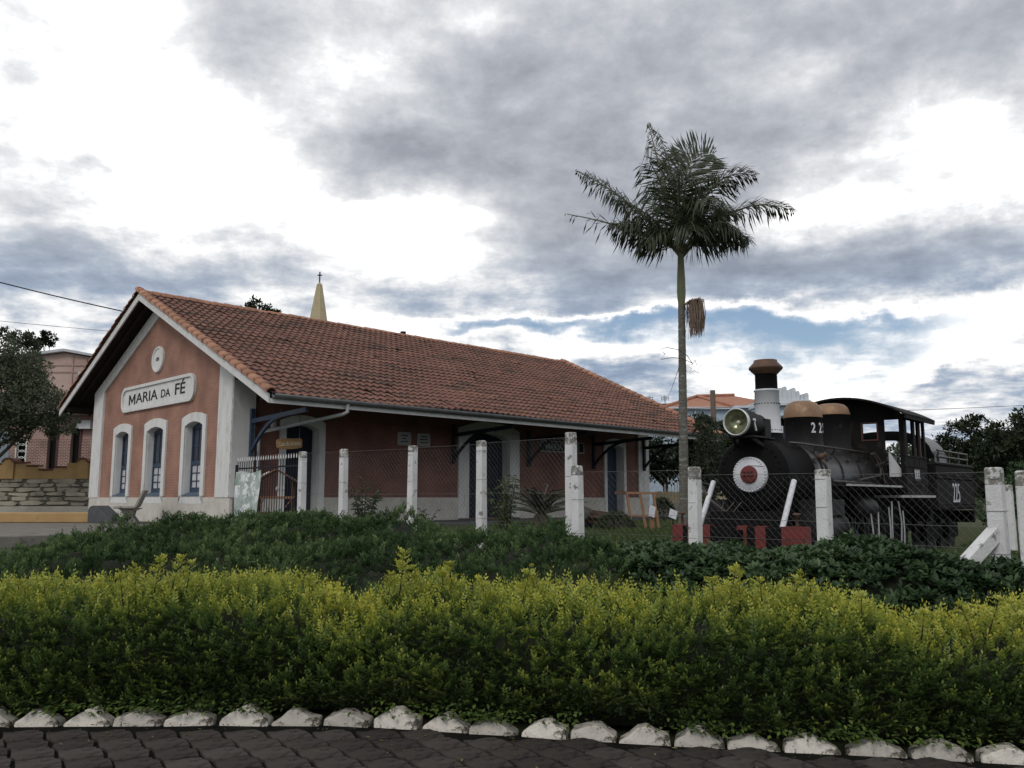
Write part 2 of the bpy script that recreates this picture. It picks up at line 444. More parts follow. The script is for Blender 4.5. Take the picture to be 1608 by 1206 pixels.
M['rock'] = mat('dark_rock', (.07, .066, .058), (.04, .038, .034), 4, .95, wear=(.16, .15, .13), wear_amt=.62, wear_scale=5, bump=.8, bump_scale=12)


# ------------------------------------------------------------------ mesh building
class MB:
    def __init__(s):
        s.v, s.f, s.m, s.sm = [], [], [], []

    def add(s, verts, faces, mi=0, smooth=False, T=None):
        o = len(s.v)
        s.v += [tuple(T @ Vector(p)) if T is not None else tuple(p) for p in verts]
        s.f += [tuple(i + o for i in q) for q in faces]
        s.m += [mi] * len(faces)
        s.sm += [smooth] * len(faces)
        return s

    def box(s, lo, hi, mi=0, T=None):
        (x0, y0, z0), (x1, y1, z1) = lo, hi
        v = [(x0, y0, z0), (x1, y0, z0), (x1, y1, z0), (x0, y1, z0), (x0, y0, z1), (x1, y0, z1), (x1, y1, z1), (x0, y1, z1)]
        return s.add(v, [(3, 2, 1, 0), (4, 5, 6, 7), (0, 1, 5, 4), (1, 2, 6, 5), (2, 3, 7, 6), (3, 0, 4, 7)], mi, False, T)

    def bar(s, a, b, w, h, mi=0, up=(0, 0, 1)):
        """straight bar with a w x h section from a to b"""
        a, b = Vector(a), Vector(b)
        d = (b - a).normalized()
        u = Vector(up)
        x = d.cross(u)
        if x.length < 1e-4:
            x = d.cross(Vector((1, 0, 0)))
        x.normalize()
        y = x.cross(d).normalized()
        v = []
        for p in (a, b):
            for sx, sy in ((-1, -1), (1, -1), (1, 1), (-1, 1)):
                v.append(p + x * (sx * w / 2) + y * (sy * h / 2))
        return s.add(v, [(0, 1, 2, 3), (7, 6, 5, 4), (0, 4, 5, 1), (1, 5, 6, 2), (2, 6, 7, 3), (3, 7, 4, 0)], mi)

    def tube(s, pts, r, n=8, mi=0, caps=True, smooth=True):
        pts = [Vector(p) for p in pts]
        rs = r if isinstance(r, (list, tuple)) else [r] * len(pts)
        v, f = [], []
        px = None
        for i, p in enumerate(pts):
            d = (pts[min(i + 1, len(pts) - 1)] - pts[max(i - 1, 0)]).normalized()
            if px is None:
                px = d.orthogonal().normalized()
            px = (px - d * px.dot(d)).normalized()
            py = d.cross(px)
            for k in range(n):
                a = 2 * math.pi * k / n
                v.append(p + (px * math.cos(a) + py * math.sin(a)) * rs[i])
        for i in range(len(pts) - 1):
            for k in range(n):
                f.append((i * n + k, i * n + (k + 1) % n, (i + 1) * n + (k + 1) % n, (i + 1) * n + k))
        s.add(v, f, mi, smooth)
        if caps:
            o = len(v)
            s.add(v[:n], [tuple(range(n))[::-1]], mi)
            s.add(v[-n:], [tuple(range(n))], mi)
        return s

    def lathe(s, prof, n=32, mi=0, T=None, smooth=True, cap=True):
        """profile of (radius, height) about local z"""
        v, f = [], []
        for r, h in prof:
            for k in range(n):
                a = 2 * math.pi * k / n
                v.append((r * math.cos(a), r * math.sin(a), h))
        for i in range(len(prof) - 1):
            for k in range(n):
                f.append((i * n + k, i * n + (k + 1) % n, (i + 1) * n + (k + 1) % n, (i + 1) * n + k))
        s.add(v, f, mi, smooth, T)
        if cap:
            if prof[0][0] > 1e-5:
                s.add(v[:n], [tuple(range(n))[::-1]], mi, False, T)
            if prof[-1][0] > 1e-5:
                s.add(v[-n:], [tuple(range(n))], mi, False, T)
        return s

    def prism(s, poly, d0, d1, plane='xz', mi=0, T=None):
        """polygon given in a plane, pushed along the third axis from d0 to d1"""
        mk = {'xz': lambda a, b, c: (a, c, b), 'yz': lambda a, b, c: (c, a, b), 'xy': lambda a, b, c: (a, b, c)}[plane]
        n = len(poly)
        v = [mk(a, b, d0) for a, b in poly] + [mk(a, b, d1) for a, b in poly]
        f = [tuple(range(n))[::-1], tuple(range(n, 2 * n))] + [(i, (i + 1) % n, n + (i + 1) % n, n + i) for i in range(n)]
        return s.add(v, f, mi, False, T)

    def band(s, outer, inner, d0, d1, plane='xz', mi=0, T=None, closed=True):
        """frame between two outlines of equal point count"""
        mk = {'xz': lambda a, b, c: (a, c, b), 'yz': lambda a, b, c: (c, a, b), 'xy': lambda a, b, c: (a, b, c)}[plane]
        n = len(outer)
        v = [mk(a, b, d) for d in (d0, d1) for pl in (outer, inner) for a, b in pl]
        f = []
        rg = range(n) if closed else range(n - 1)
        for i in rg:
            j = (i + 1) % n
            f += [(i, j, n + j, n + i), (2 * n + i, 3 * n + i, 3 * n + j, 2 * n + j), (i, 2 * n + i, 2 * n + j, j), (n + i, n + j, 3 * n + j, 3 * n + i)]
        if not closed:
            for i in (0, n - 1):
                f.append((i, n + i, 3 * n + i, 2 * n + i))
        return s.add(v, f, mi, False, T)

    def build(s, name, mats, parent=None, loc=None, bevel=0.0, fix=True):
        me = bpy.data.meshes.new(name)
        me.from_pydata(s.v, [], s.f)
        for m in (mats if isinstance(mats, (list, tuple)) else [mats]):
            me.materials.append(m)
        me.polygons.foreach_set('material_index', s.m)
        me.polygons.foreach_set('use_smooth', s.sm)
        if fix or bevel:
            bm = bmesh.new()
            bm.from_mesh(me)
            bmesh.ops.recalc_face_normals(bm, faces=bm.faces)
            if bevel:
                bmesh.ops.remove_doubles(bm, verts=bm.verts, dist=1e-5)
                es = [e for e in bm.edges if len(e.link_faces) == 2 and e.calc_face_angle(0) > .6]
                bmesh.ops.bevel(bm, geom=es, offset=bevel, segments=1, affect='EDGES', clamp_overlap=True)
            bm.to_mesh(me)
            bm.free()
        me.update()
        return link(name, me, parent, loc)


def link(name, me, parent=None, loc=None):
    o = bpy.data.objects.new(name, me)
    C.objects.link(o)
    if parent:
        o.parent = parent
    if loc is not None:
        o.location = loc
    return o


def tag(o, label=None, cat=None, group=None, kind=None):
    if label:
        o['label'] = label
    if cat:
        o['category'] = cat
    if group:
        o['group'] = group
    if kind:
        o['kind'] = kind
    return o


def thing(name, label, cat, loc=(0, 0, 0), rz=0.0, group=None):
    o = bpy.data.objects.new(name, None)
    C.objects.link(o)
    o.empty_display_size = .2
    o.location, o.rotation_euler = loc, (0, 0, rz)
    return tag(o, label, cat, group)


def copy_tree(o, parent=None):
    c = o.copy()
    C.objects.link(c)
    if parent:
        c.parent = parent
    for ch in list(o.children):
        copy_tree(ch, c)
    return c


def text_mesh(name, body, size, matl, parent, T, depth=.006, sx=1.0, bold=0.0, align='CENTER'):
    cu = bpy.data.curves.new(name, 'FONT')
    cu.body, cu.size, cu.extrude, cu.align_x, cu.align_y, cu.offset = body, size, depth, align, 'CENTER', bold
    ob = bpy.data.objects.new(name, cu)
    C.objects.link(ob)
    bpy.context.view_layer.update()
    me = bpy.data.meshes.new_from_object(ob.evaluated_get(bpy.context.evaluated_depsgraph_get()))
    bpy.data.objects.remove(ob)
    bpy.data.curves.remove(cu)
    me.transform(T @ Matrix.Diagonal((sx, 1, 1, 1)))
    me.materials.clear()
    me.materials.append(matl)
    return link(name, me, parent)


def basis(o, x, y, z):
    m = Matrix.Identity(4)
    for i, c in enumerate((x, y, z)):
        for j in range(3):
            m[j][i] = c[j]
    m.translation = o
    return m


def leaf_mesh(name, mats, P, D, U, L, W, tint, parent=None, fold=.25, wide=.45, droop=0., loc=None, mi=None):
    """one folded four-cornered leaf per row: base P, direction D, upper side U, length L, width W"""
    P, D, U = (np.asarray(a, float) for a in (P, D, U))
    n = len(P)
    L = np.broadcast_to(np.asarray(L, float).reshape(-1, 1), (n, 1))
    W = np.broadcast_to(np.asarray(W, float).reshape(-1, 1), (n, 1))
    D = D / np.linalg.norm(D, axis=1, keepdims=True)
    S = np.cross(D, U)
    S /= np.maximum(np.linalg.norm(S, axis=1, keepdims=True), 1e-6)
    U = np.cross(S, D)
    mid = P + D * L * wide
    tip = P + D * L - np.array([0, 0, 1.]) * L * droop
    V = np.empty((n, 4, 3))
    V[:, 0] = P
    V[:, 1] = mid + S * W / 2 + U * W * fold
    V[:, 2] = tip
    V[:, 3] = mid - S * W / 2 + U * W * fold
    me = bpy.data.meshes.new(name)
    me.vertices.add(n * 4)
    me.vertices.foreach_set('co', V.ravel())
    base = (np.arange(n) * 4)[:, None]
    tri = np.concatenate([base + [0, 1, 2], base + [0, 2, 3]], 1).ravel()
    me.loops.add(n * 6)
    me.loops.foreach_set('vertex_index', tri.astype(np.int32))
    me.polygons.add(n * 2)
    me.polygons.foreach_set('loop_start', (np.arange(n * 2) * 3).astype(np.int32))
    me.polygons.foreach_set('loop_total', np.full(n * 2, 3, np.int32))
    for m in (mats if isinstance(mats, (list, tuple)) else [mats]):
        me.materials.append(m)
    at_ = me.attributes.new('tint', 'FLOAT', 'POINT')
    at_.data.foreach_set('value', np.repeat(np.clip(np.broadcast_to(tint, (n,)), 0, 1), 4).astype(np.float32))
    me.update(calc_edges=True)
    return link(name, me, parent, loc)


def unit(n):
    a = rng.normal(size=(n, 3))
    return a / np.linalg.norm(a, axis=1, keepdims=True)


# cheap smooth 2D value noise for terrain and foliage relief
_NG = rng.random((64, 64))


def vnoise(x, y):
    x, y = np.asarray(x, float), np.asarray(y, float)
    xi, yi = np.floor(x).astype(int), np.floor(y).astype(int)
    fx, fy = x - xi, y - yi
    fx, fy = fx * fx * (3 - 2 * fx), fy * fy * (3 - 2 * fy)
    g = lambda i, j: _NG[i % 64, j % 64]
    return (g(xi, yi) * (1 - fx) + g(xi + 1, yi) * fx) * (1 - fy) + (g(xi, yi + 1) * (1 - fx) + g(xi + 1, yi + 1) * fx) * fy - .5


def fbm(x, y, o=4):
    t, a = 0, 1.
    for i in range(o):
        t = t + vnoise(x * 2 ** i + 11 * i, y * 2 ** i + 5 * i) * a
        a *= .5
    return t


def sstep(a, b, x):
    t = np.clip((np.asarray(x, float) - a) / (b - a), 0, 1)
    return t * t * (3 - 2 * t)


# ------------------------------------------------------------------ the lie of the land
KERB = np.array([(-9.0, 6.15), (-6.0, 6.22), (-3.61, 6.28), (-2.41, 6.31), (-1.28, 6.31), (-.91, 6.26), (.11, 6.02), (.82, 5.86), (1.61, 5.70),
                 (2.37, 5.57), (3.08, 5.42), (5.0, 4.95), (8.0, 4.1), (11., 3.0)])


def kerb_y(x):
    return np.interp(x, KERB[:, 0], KERB[:, 1])


LOCO_O, LOCO_A, RAIL_Z = np.array([3.709, 13.3]), R(40), .42
LU = np.array([math.sin(LOCO_A), math.cos(LOCO_A)])
LV = np.array([-math.cos(LOCO_A), math.sin(LOCO_A)])
ST_A = R(45.2)
ST_O = np.array([-7.128, 21.8])
SU = np.array([math.sin(ST_A), math.cos(ST_A)])
SV = np.array([-math.cos(ST_A), math.sin(ST_A)])
ST_Z = .95


def ground(x, y):
    x, y = np.asarray(x, float), np.asarray(y, float)
    k = kerb_y(x)
    e1 = k + 6.2 - 3.0 * sstep(-.3, 1.0, x)
    e1 = e1 - 1.0 * sstep(1.0, 2.2, x)
    z = .03 + (.90 - .06 * sstep(1, 4, x)) * sstep(k + .95, e1, y)
    z = z * (1 - .22 * sstep(-5.2, -7.2, x) * (1 - sstep(13.5, 17, y)))
    z = z - .06 + .05 * fbm(x * .9, y * .9, 3) * sstep(k + .5, k + 3, y)
    z = np.where(x < -7.5, np.minimum(z, .72 + .2 * sstep(15, 30, y)), z)
    # the hollow the engine stands in
    s = (x - LOCO_O[0]) * LU[0] + (y - LOCO_O[1]) * LU[1]
    t = (x - LOCO_O[0]) * LV[0] + (y - LOCO_O[1]) * LV[1]
    d = np.maximum(np.maximum(-s - .75, s - 14), np.abs(t) - 1.25)
    z = z + (RAIL_Z - .17 - z) * (1 - sstep(0, 1.1, d)) * (y > 6.5)
    z = np.where(y < k + .1, -.06, z)
    # inside the station footprint and the pavement stay below their slabs
    return z


def ground_obj():
    xs = np.concatenate([-np.geomspace(700, 16, 14), np.linspace(-15, 18, 150), np.geomspace(19, 700, 14)])
    ys = np.concatenate([-np.geomspace(300, 4, 8), np.linspace(-3, 4, 6), np.linspace(4.4, 34, 150), np.geomspace(35, 900, 16)])
    X, Y = np.meshgrid(xs, ys)
    Z = ground(X, Y)
    v = np.stack([X, Y, Z], -1).reshape(-1, 3)
    nx, ny = len(xs), len(ys)
    f = [(j * nx + i, j * nx + i + 1, (j + 1) * nx + i + 1, (j + 1) * nx + i) for j in range(ny - 1) for i in range(nx - 1)]
    mb = MB()
    mb.add(v.tolist(), f, 0, True)
    return tag(mb.build('ground', M['grassy'], fix=False), kind='structure')


ground_obj()


# road sheet, interlocking pavers, kerb stones
def road():
    mb = MB()
    xs = np.linspace(-9, 11, 60)
    v = [(x, float(kerb_y(x)) + .03, 0) for x in xs] + [(x * 2, -14, 0) for x in xs]
    n = len(xs)
    mb.add(v, [(i + n, i + 1 + n, i + 1, i) for i in range(n - 1)])
    r = tag(mb.build('road', M['joint']), kind='structure')
    # wavy interlocking block: long sides with a double bend
    p_, h1, h2, kk, dw = .150, .150, .060, .032, .013
    hw, hd = p_, .105

    def wave(a, b):
        (x0, y0), (x1, y1) = a, b
        return [a, (x0 + (x1 - x0) * .33, y0 + (y1 - y0) * .33 + dw), (x0 + (x1 - x0) * .67, y0 + (y1 - y0) * .67 - dw)]
    top = wave((p_ - kk, h2), (kk, h1)) + wave((kk, h1), (-p_ - kk, h2)) + [(-p_ - kk, h2)]
    g = .013
    meshes = []
    for q in range(8):
        mb = MB()
        poly = [(a + random.gauss(0, .003), b + random.gauss(0, .003)) for a, b in top] + [(-a + random.gauss(0, .003), -b + random.gauss(0, .004)) for a, b in top]
        ins = [(a * (1 - g / hw) * .98, b * .90 * .965) for a, b in poly]
        out = [(a * (1 - g / hw), b * .90) for a, b in poly]
        n = len(poly)
        v = [(a, b, -.03) for a, b in out] + [(a, b, .015) for a, b in out] + [(a, b, .021) for a, b in ins]
        f = [tuple(range(2 * n, 3 * n))]
        for lev in (0, 1):
            f += [(lev * n + i, lev * n + (i + 1) % n, lev * n + n + (i + 1) % n, lev * n + n + i) for i in range(n)]
        mb.add(v, f)
        o = mb.build('paver', M['paver'])
        meshes.append(o.data)
        bpy.data.objects.remove(o)
    cells = []
    px_, py_ = 2 * p_, h1 + h2
    for j in range(-40, 12):
        for i in range(-60, 60):
            x, y = i * px_ + (j % 2) * px_ / 2, 5.6 + j * py_
            if y < kerb_y(x) - .10 and -8.5 < x < 8.5 and y > -9:
                cells.append((x, y))
    cells.sort(key=lambda c: (c[1] < 5.0) * 50 + abs(c[0]) * .55 + abs(c[1] - 6.0))
    cells = cells[:300] + sorted(cells[300:], key=lambda c: c[0] ** 2 + (c[1] - 3) ** 2)[:900]
    rest = MB()
    for i, (x, y) in enumerate(cells):
        rz, dz = random.gauss(0, .035), random.gauss(0, .0025)
        tx, ty = random.gauss(0, .006), random.gauss(0, .006)
        if i < 300:
            o = link('paver', meshes[(i * 7) % 8], r, (x, y, dz))
            o.rotation_euler = (tx, ty, rz)
        else:
            T = Matrix.Translation((x, y, dz)) @ Matrix.Rotation(rz, 4, 'Z')
            me = meshes[i % 8]
            rest.add([p.co for p in me.vertices], [tuple(p.vertices) for p in me.polygons], 0, False, T)
    tag(rest.build('paver_field', M['paver'], r, fix=False), kind='stuff')
    return r


ROAD = road()


def litter():
    n = 260
    x = rng.uniform(-5, 5, n)
    y = kerb_y(x) - np.abs(rng.normal(size=n)) ** 1.3 * .30 - .03
    d = unit(n) * np.array([1, 1, .15])
    o = leaf_mesh('fallen_leaves', M['litter'], np.stack([x, y, np.full(n, .026)], 1), d, np.array([0, 0, 1.]) + unit(n) * .25, rng.uniform(.018, .045, n), rng.uniform(.010, .020, n), rng.random(n), ROAD, fold=.1)
    o['kind'] = 'stuff'


litter()


def kerb():
    root = bpy.data.objects.new('kerb', None)
    C.objects.link(root)
    root['kind'] = 'structure'
    xs = np.linspace(-9, 11, 2000)
    ysk = kerb_y(xs)
    arc = np.concatenate([[0], np.cumsum(np.hypot(np.diff(xs), np.diff(ysk)))])
    s = .1
    while s < arc[-1] - .4:
        w = random.uniform(.30, .37)
        x, y = np.interp(s + w / 2, arc, xs), np.interp(s + w / 2, arc, ysk)
        x2, y2 = np.interp(s + w / 2 + .1, arc, xs), np.interp(s + w / 2 + .1, arc, ysk)
        ang = math.atan2(y2 - y, x2 - x)
        h, sh, hw = random.uniform(.075, .125), random.uniform(.02, .04), w / 2 - .006
        pk = random.uniform(-.025, .025)
        prof = [(-hw, -.05), (hw, -.05), (hw, sh), (hw * .62, sh + (h - sh) * .42), (pk + .03, h), (pk - .03, h * .99), (-hw * .6, sh + (h - sh) * .47), (-hw, sh)]
        prof = [(a + random.gauss(0, .004), b + random.gauss(0, .004)) for a, b in prof]
        mb = MB()
        n = len(prof)
        # leans back: front face slopes
        v = [(a, 0.0 + b * .25, b) for a, b in prof] + [(a * .97, .15, b * .97) for a, b in prof]
        mb.add(v, [tuple(range(n)), tuple(range(n, 2 * n))[::-1]] + [(i, n + i, n + (i + 1) % n, (i + 1) % n) for i in range(n)])
        o = mb.build('kerb_stone', M['kerb_white'], root, (x, y, random.gauss(0, .006)), bevel=.009)
        o.rotation_euler = (random.gauss(.0, .06), random.gauss(0, .05), ang + random.gauss(0, .04))
        s += w + random.uniform(.006, .03)
    return root


kerb()


# ------------------------------------------------------------------ pavement and lower path beside the station
def pavement():
    poly = [(-30, 13.9), (-9.2, 15.4), (-8.1, 16.6), (-7.3, 18.2), (-6.4, 20.3), (-6.9, 21.6), (-14.6, 29.5), (-30, 29.5)]
    mb = MB()
    mb.prism(poly, .55, .93, 'xy')
    o = tag(mb.build('pavement', M['conc'], bevel=.02), kind='structure')
    mb = MB()
    mb.prism([(-30, 8.2), (-10.5, 9.2), (-8.8, 12.5), (-9.0, 15.2), (-30, 13.7)], .45, .765, 'xy')
    tag(mb.build('path', M['conc_pale']), kind='structure')


pavement()


# ------------------------------------------------------------------ railway station
def arch_outline(x0, x1, z0, zs, rise, n=10):
    """opening outline: two jambs and a flat segmental arch"""
    pts = [(x0, z0)]
    for i in range(n + 1):
        t = i / n
        pts.append((x0 + (x1 - x0) * t, zs + rise * (1 - (2 * t - 1) ** 2)))
    pts.append((x1, z0))
    return pts


def wall_with_holes(mb, outline, holes, a0, a1, plane, mi=0):
    """wall of thickness a0..a1, outline and holes in 2D, triangulated"""
    bm = bmesh.new()
    edges = []
    mk = {'xz': lambda a, b: (a, 0, b), 'yz': lambda a, b: (0, a, b)}[plane]
    for loop in [outline] + holes:
        vs = [bm.verts.new(mk(a, b)) for a, b in loop]
        edges += [bm.edges.new((vs[i], vs[(i + 1) % len(vs)])) for i in range(len(vs))]
    bmesh.ops.triangle_fill(bm, use_beauty=True, use_dissolve=False, edges=edges)
    bm.verts.index_update()
    off = {'xz': Vector((0, 1, 0)), 'yz': Vector((1, 0, 0))}[plane]
    vv = [v.co.copy() for v in bm.verts]
    ff = [tuple(v.index for v in f.verts) for f in bm.faces]
    be = [(e.verts[0].index, e.verts[1].index) for e in bm.edges if len(e.link_faces) == 1]
    n = len(vv)
    mb.add([v + off * a0 for v in vv] + [v + off * a1 for v in vv], ff + [tuple(i + n for i in f[::-1]) for f in ff] +
           [(a, b, b + n, a + n) for a, b in be], mi)
    bm.free()


W_, L_ = 9.87, 17.64
SL, RZ = .4663, 6.62
OX, EL, ER = .70, 1.5565, 3.0      # verge overhang, back eave, platform eave
roofz = lambda b: RZ - SL * abs(b - W_ / 2)


def station():
    root = thing('railway_station', 'red brick railway station with white trim and a long clay tiled roof', 'station',
                 (ST_O[0], ST_O[1], ST_Z), R(90) - ST_A)
    ZP, H2 = .67, W_ / 2
    # gable wall (local x = 0) with three window openings
    wins = [(1.68, 2.78), (4.22, 5.40), (6.80, 7.87)]
    holes = [arch_outline(a, b, .72, 2.62, .12) for a, b in wins]
    zi = lambda b: roofz(b) - .10
    outl = [(.02, ZP), (W_ - .02, ZP), (W_ - .02, zi(W_)), (H2, zi(H2)), (.02, zi(0))]
    mb = MB()
    wall_with_holes(mb, outl, holes, 0, .42, 'yz')
    mb.build('gable_wall', M['brick_gable'], root)
    mb = MB()
    mb.box((-.05, -.05, -.35), (.40, W_ + .05, ZP))
    mb.build('plinth', M['roughcast'], root)
    # pilasters and raking band on the gable
    for lo, hi, nm in ((-.06, .76, 0), (W_ - .76, W_ + .06, 1)):
        mb = MB()
        e = zi(lo if nm == 0 else hi)
        f_ = zi(hi if nm == 0 else lo)
        if nm == 0:
            poly = [(lo, ZP), (hi, ZP), (hi, f_ - .02), (lo, e - .02)]
        else:
            poly = [(lo, ZP), (hi, ZP), (hi, e - .02), (lo, f_ - .02)]
        mb.prism(poly, -.07, .02, 'yz')
        mb.build('pilaster', M['white_plaster'], root)
    for sgn in (0, 1):
        b0, b1 = (.765, H2) if sgn == 0 else (W_ - .765, H2)
        mb = MB()
        mb.prism([(b0, zi(b0) - .42), (b1, zi(b1) - .42), (b1, zi(b1) - .015), (b0, zi(b0) - .015)], -.06, -.005, 'yz')
        mb.build('raking_band', M['white_plaster'], root)
    # windows
    for a, b in wins:
        w = MB()
        inner = arch_outline(a, b, .72, 2.62, .12)
        outer = arch_outline(a - .20, b + .20, .50, 2.86, .13)
        w.band(outer, inner, -.055, -.002, 'yz', closed=False)
        w.box((-.055, a - .2, .50), (-.002, b + .2, .715))
        # plastered reveal
        w.band([(y, z) for y, z in inner], [(min(max(y, a + .012), b - .012), z - .012 if z > 1 else z) for y, z in inner], -.002, .36, 'yz', closed=False)
        wo = w.build('window', M['white_plaster'], root)
        s = MB()
        s.add([(-.075, a + .012, .722), (-.075, b - .012, .722), (.20, b - .012, .83), (.20, a + .012, .83), (-.075, a + .012, .705), (-.075, b - .012, .705)],
              [(0, 1, 2, 3), (4, 5, 1, 0)])
        s.build('sill', M['sill_blue'], wo)
        sh = MB()
        y0, y1, xg = a + .012, b - .012, .20
        mid = 1.62
        for yy in (y0, y1 - .06):
            sh.box((xg - .03, yy, .80), (xg + .04, yy + .06, 2.76))
        for z0, z1 in ((.80, .93), (mid - .06, mid + .06), (2.58, 2.76)):
            sh.box((xg - .028, y0 + .06, z0), (xg + .038, y1 - .06, z1))
        c = (y0 + y1) / 2
        for fr in (1 / 3, 2 / 3):
            yy = y0 + (y1 - y0) * fr
            sh.box((xg - .015, yy - .015, .93), (xg + .025, yy + .015, mid - .06))
            sh.box((xg - .015, yy - .015, mid + .06), (xg + .025, yy + .015, 2.58))
        for z in (1.12, 1.34, 2.08):
            sh.box((xg - .012, y0 + .06, z - .014), (xg + .022, y1 - .06, z + .014))
        sh.build('sash', M['blue_paint'], wo)
        for k in range(3):
            ya, yb = y0 + (y1 - y0) * k / 3, y0 + (y1 - y0) * (k + 1) / 3
            for z0, z1, m_ in ((.93, 1.12, 'curtain'), (1.12, 1.34, 'curtain'), (1.34, 1.56, 'curtain'), (1.68, 2.08, 'glass'), (2.08, 2.60, 'glass')):
                MB().box((xg + .004, ya + .016, z0 + .012), (xg + .012, yb - .016, z1 - .012)).build('pane', M[m_], wo)
        MB().box((.40, a - .1, .6), (.41, b + .1, 2.8)).build('interior', M['void'], wo)
    # medallion with the year and the name board
    T = basis(Vector((-.0, 4.9, 4.77)), Vector((0, -1, 0)), Vector((0, 0, 1)), Vector((-1, 0, 0)))
    mb = MB()
    mb.lathe([(.40, 0), (.40, .05), (.385, .075), (.335, .075), (.315, .045), (.0, .045)], 40, 0, T, smooth=False)
    med = mb.build('medallion', M['white_plaster'], root)
    text_mesh('lettering', '1891', .17, M['plaque_txt'], med, T @ Matrix.Translation((0, 0, .05)), .004, sx=.8)
    bc, bz, bl, bh = 4.89, 3.72, 2.62, .395

    def stadium(l, h, n=10):
        r = h * .78
        p = []
        for cx, cz, a0 in ((l - r, h - r, 0), (-l + r, h - r, 90), (-l + r, -h + r, 180), (l - r, -h + r, 270)):
            p += [(bc + cx + r * math.cos(R(a0 + 90 * i / n)), bz + cz + r * math.sin(R(a0 + 90 * i / n))) for i in range(n + 1)]
        return p
    mb = MB()
    mb.band(stadium(bl, bh), stadium(bl - .10, bh - .09), -.085, -.002, 'yz')
    mb.prism(stadium(bl - .10, bh - .09), -.035, -.002, 'yz')
    nb = mb.build('name_board', M['white_plaster'], root)
    TT = lambda y, z: basis(Vector((-.04, y, z)), Vector((0, -1, 0)), Vector((0, 0, 1)), Vector((-1, 0, 0)))
    text_mesh('lettering', 'ARIA', .44, M['black_letter'], nb, TT(5.60, 3.70), .004, sx=1.68, bold=.003)
    mw, mh, st_ = .25, .16, .085
    mpoly = [(-mw, -mh), (-mw + st_, -mh), (-mw + st_, mh * .35), (0, -mh * .75), (mw - st_, mh * .35), (mw - st_, -mh), (mw, -mh), (mw, mh), (mw - st_ * 1.05, mh), (0, -mh * .18), (-mw + st_ * 1.05, mh), (-mw, mh)]
    mb = MB()
    mb.prism([(6.72 - a, 3.70 + b) for a, b in mpoly], -.044, -.0355, 'yz')
    mb.build('lettering', M['black_letter'], nb)
    text_mesh('lettering', 'DA', .34, M['black_letter'], nb, TT(4.24, 3.69), .004, sx=1.35, bold=.003)
    text_mesh('lettering', 'FÉ', .46, M['black_letter'], nb, TT(3.26, 3.73), .004, sx=1.62, bold=.006)

    # platform-side wall (local y = 0)
    op = [('door', 1.49, 2.52, .18, 2.52, .14, .19), ('door', 8.06, 9.90, .45, 2.58, .22, .30), ('door', 15.06, 16.08, .15, 2.54, .12, .22)]
    holes = [arch_outline(a, b, .02, zs, rise) for _, a, b, fw, zs, rise, ft in op]
    mb = MB()
    zt = roofz(0) - .12
    wall_with_holes(mb, [(.43, -.02), (L_, -.02), (L_, zt), (.43, zt)], holes, 0, .42, 'xz')
    mb.build('platform_wall', M['brick_long_shaded'], root)
    edges = [.02]
    for _, a, b, fw, *_r in op:
        edges += [a - fw, b + fw]
    edges.append(L_ + .05)
    for i in range(0, len(edges), 2):
        MB().box((edges[i], -.05, -.35), (edges[i + 1], -.001, ZP)).build('plinth', M['roughcast'], root)
    for a0, a1 in ((-.07, .56), (17.02, L_ + .06)):
        MB().box((a0, -.07, ZP), (a1, -.001, zt)).build('pilaster', M['white_plaster'], root)
    for i, (_, a, b, fw, zs, rise, ft) in enumerate(op):
        w = MB()
        inner = arch_outline(a, b, .02, zs, rise)
        outer = arch_outline(a - fw, b + fw, .02, zs + ft, rise + .04)
        w.band(outer, inner, -.06, -.002, 'xz', closed=False)
        w.band(inner, [(min(max(x, a + .012), b - .012), z - .012 if z > 1 else z) for x, z in inner], -.002, .40, 'xz', closed=False)
        dr = w.build('door', M['white_plaster'], root)
        lf = MB()
        n = 2 if b - a > 1.4 else 1
        if i == 2:
            n = 2
        for k in range(n):
            xa, xb = a + .014 + (b - a - .028) * k / n, a + .014 + (b - a - .028) * (k + 1) / n - .008
            lf.box((xa, .30, .03), (xb, .35, zs + rise * .6))
            pw = .09
            for z0, z1 in ((.12, .85), (.97, 1.75), (1.87, zs - .1)):
                lf.box((xa + pw, .285, z0), (xb - pw, .298, z1))
        lf.build('door_leaf', M['dark_blue'] if i != 2 else M['blue_paint'], dr)
    # remaining walls close the building
    MB().box((.43, W_ - .42, -.2), (L_ - .43, W_, roofz(W_) - .12)).build('back_wall', M['brick_long_shaded'], root)
    mb = MB()
    wall_with_holes(mb, [(.43, -.2), (W_, -.2), (W_, zi(W_)), (H2, zi(H2)), (.43, zi(0.43))], [], L_ - .42, L_ - .005, 'yz')
    mb.build('far_gable_wall', M['brick_gable'], root)
    # platform slab under the eave
    MB().box((-.02, -2.4, -.5), (L_ + .5, -.055, -.02)).build('platform', M['slate'], root)

    # roof: boarding, rafters, tiles, verge and ridge caps
    xa, xb = -OX, L_ + OX
    rf = MB()
    for b_e in (-ER, W_ + EL):
        z0, z1 = roofz(b_e), roofz(H2)
        rf.add([(xa + .03, b_e, z0), (xb - .03, b_e, z0), (xb - .03, H2, z1), (xa + .03, H2, z1),
                (xa + .03, b_e, z0 + .07), (xb - .03, b_e, z0 + .07), (xb - .03, H2, z1 + .07), (xa + .03, H2, z1 + .07)],
               [(0, 1, 2, 3), (4, 5, 6, 7), (0, 1, 5, 4), (1, 2, 6, 5), (3, 0, 4, 7)])
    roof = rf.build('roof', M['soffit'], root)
    ra = MB()
    x = xa + .35
    while x < xb:
        for b_e in (-ER + .08, W_ + EL - .08):
            ra.bar((x, b_e, roofz(b_e) - .055), (x, H2, roofz(H2) - .055), .06, .10)
        x += .62
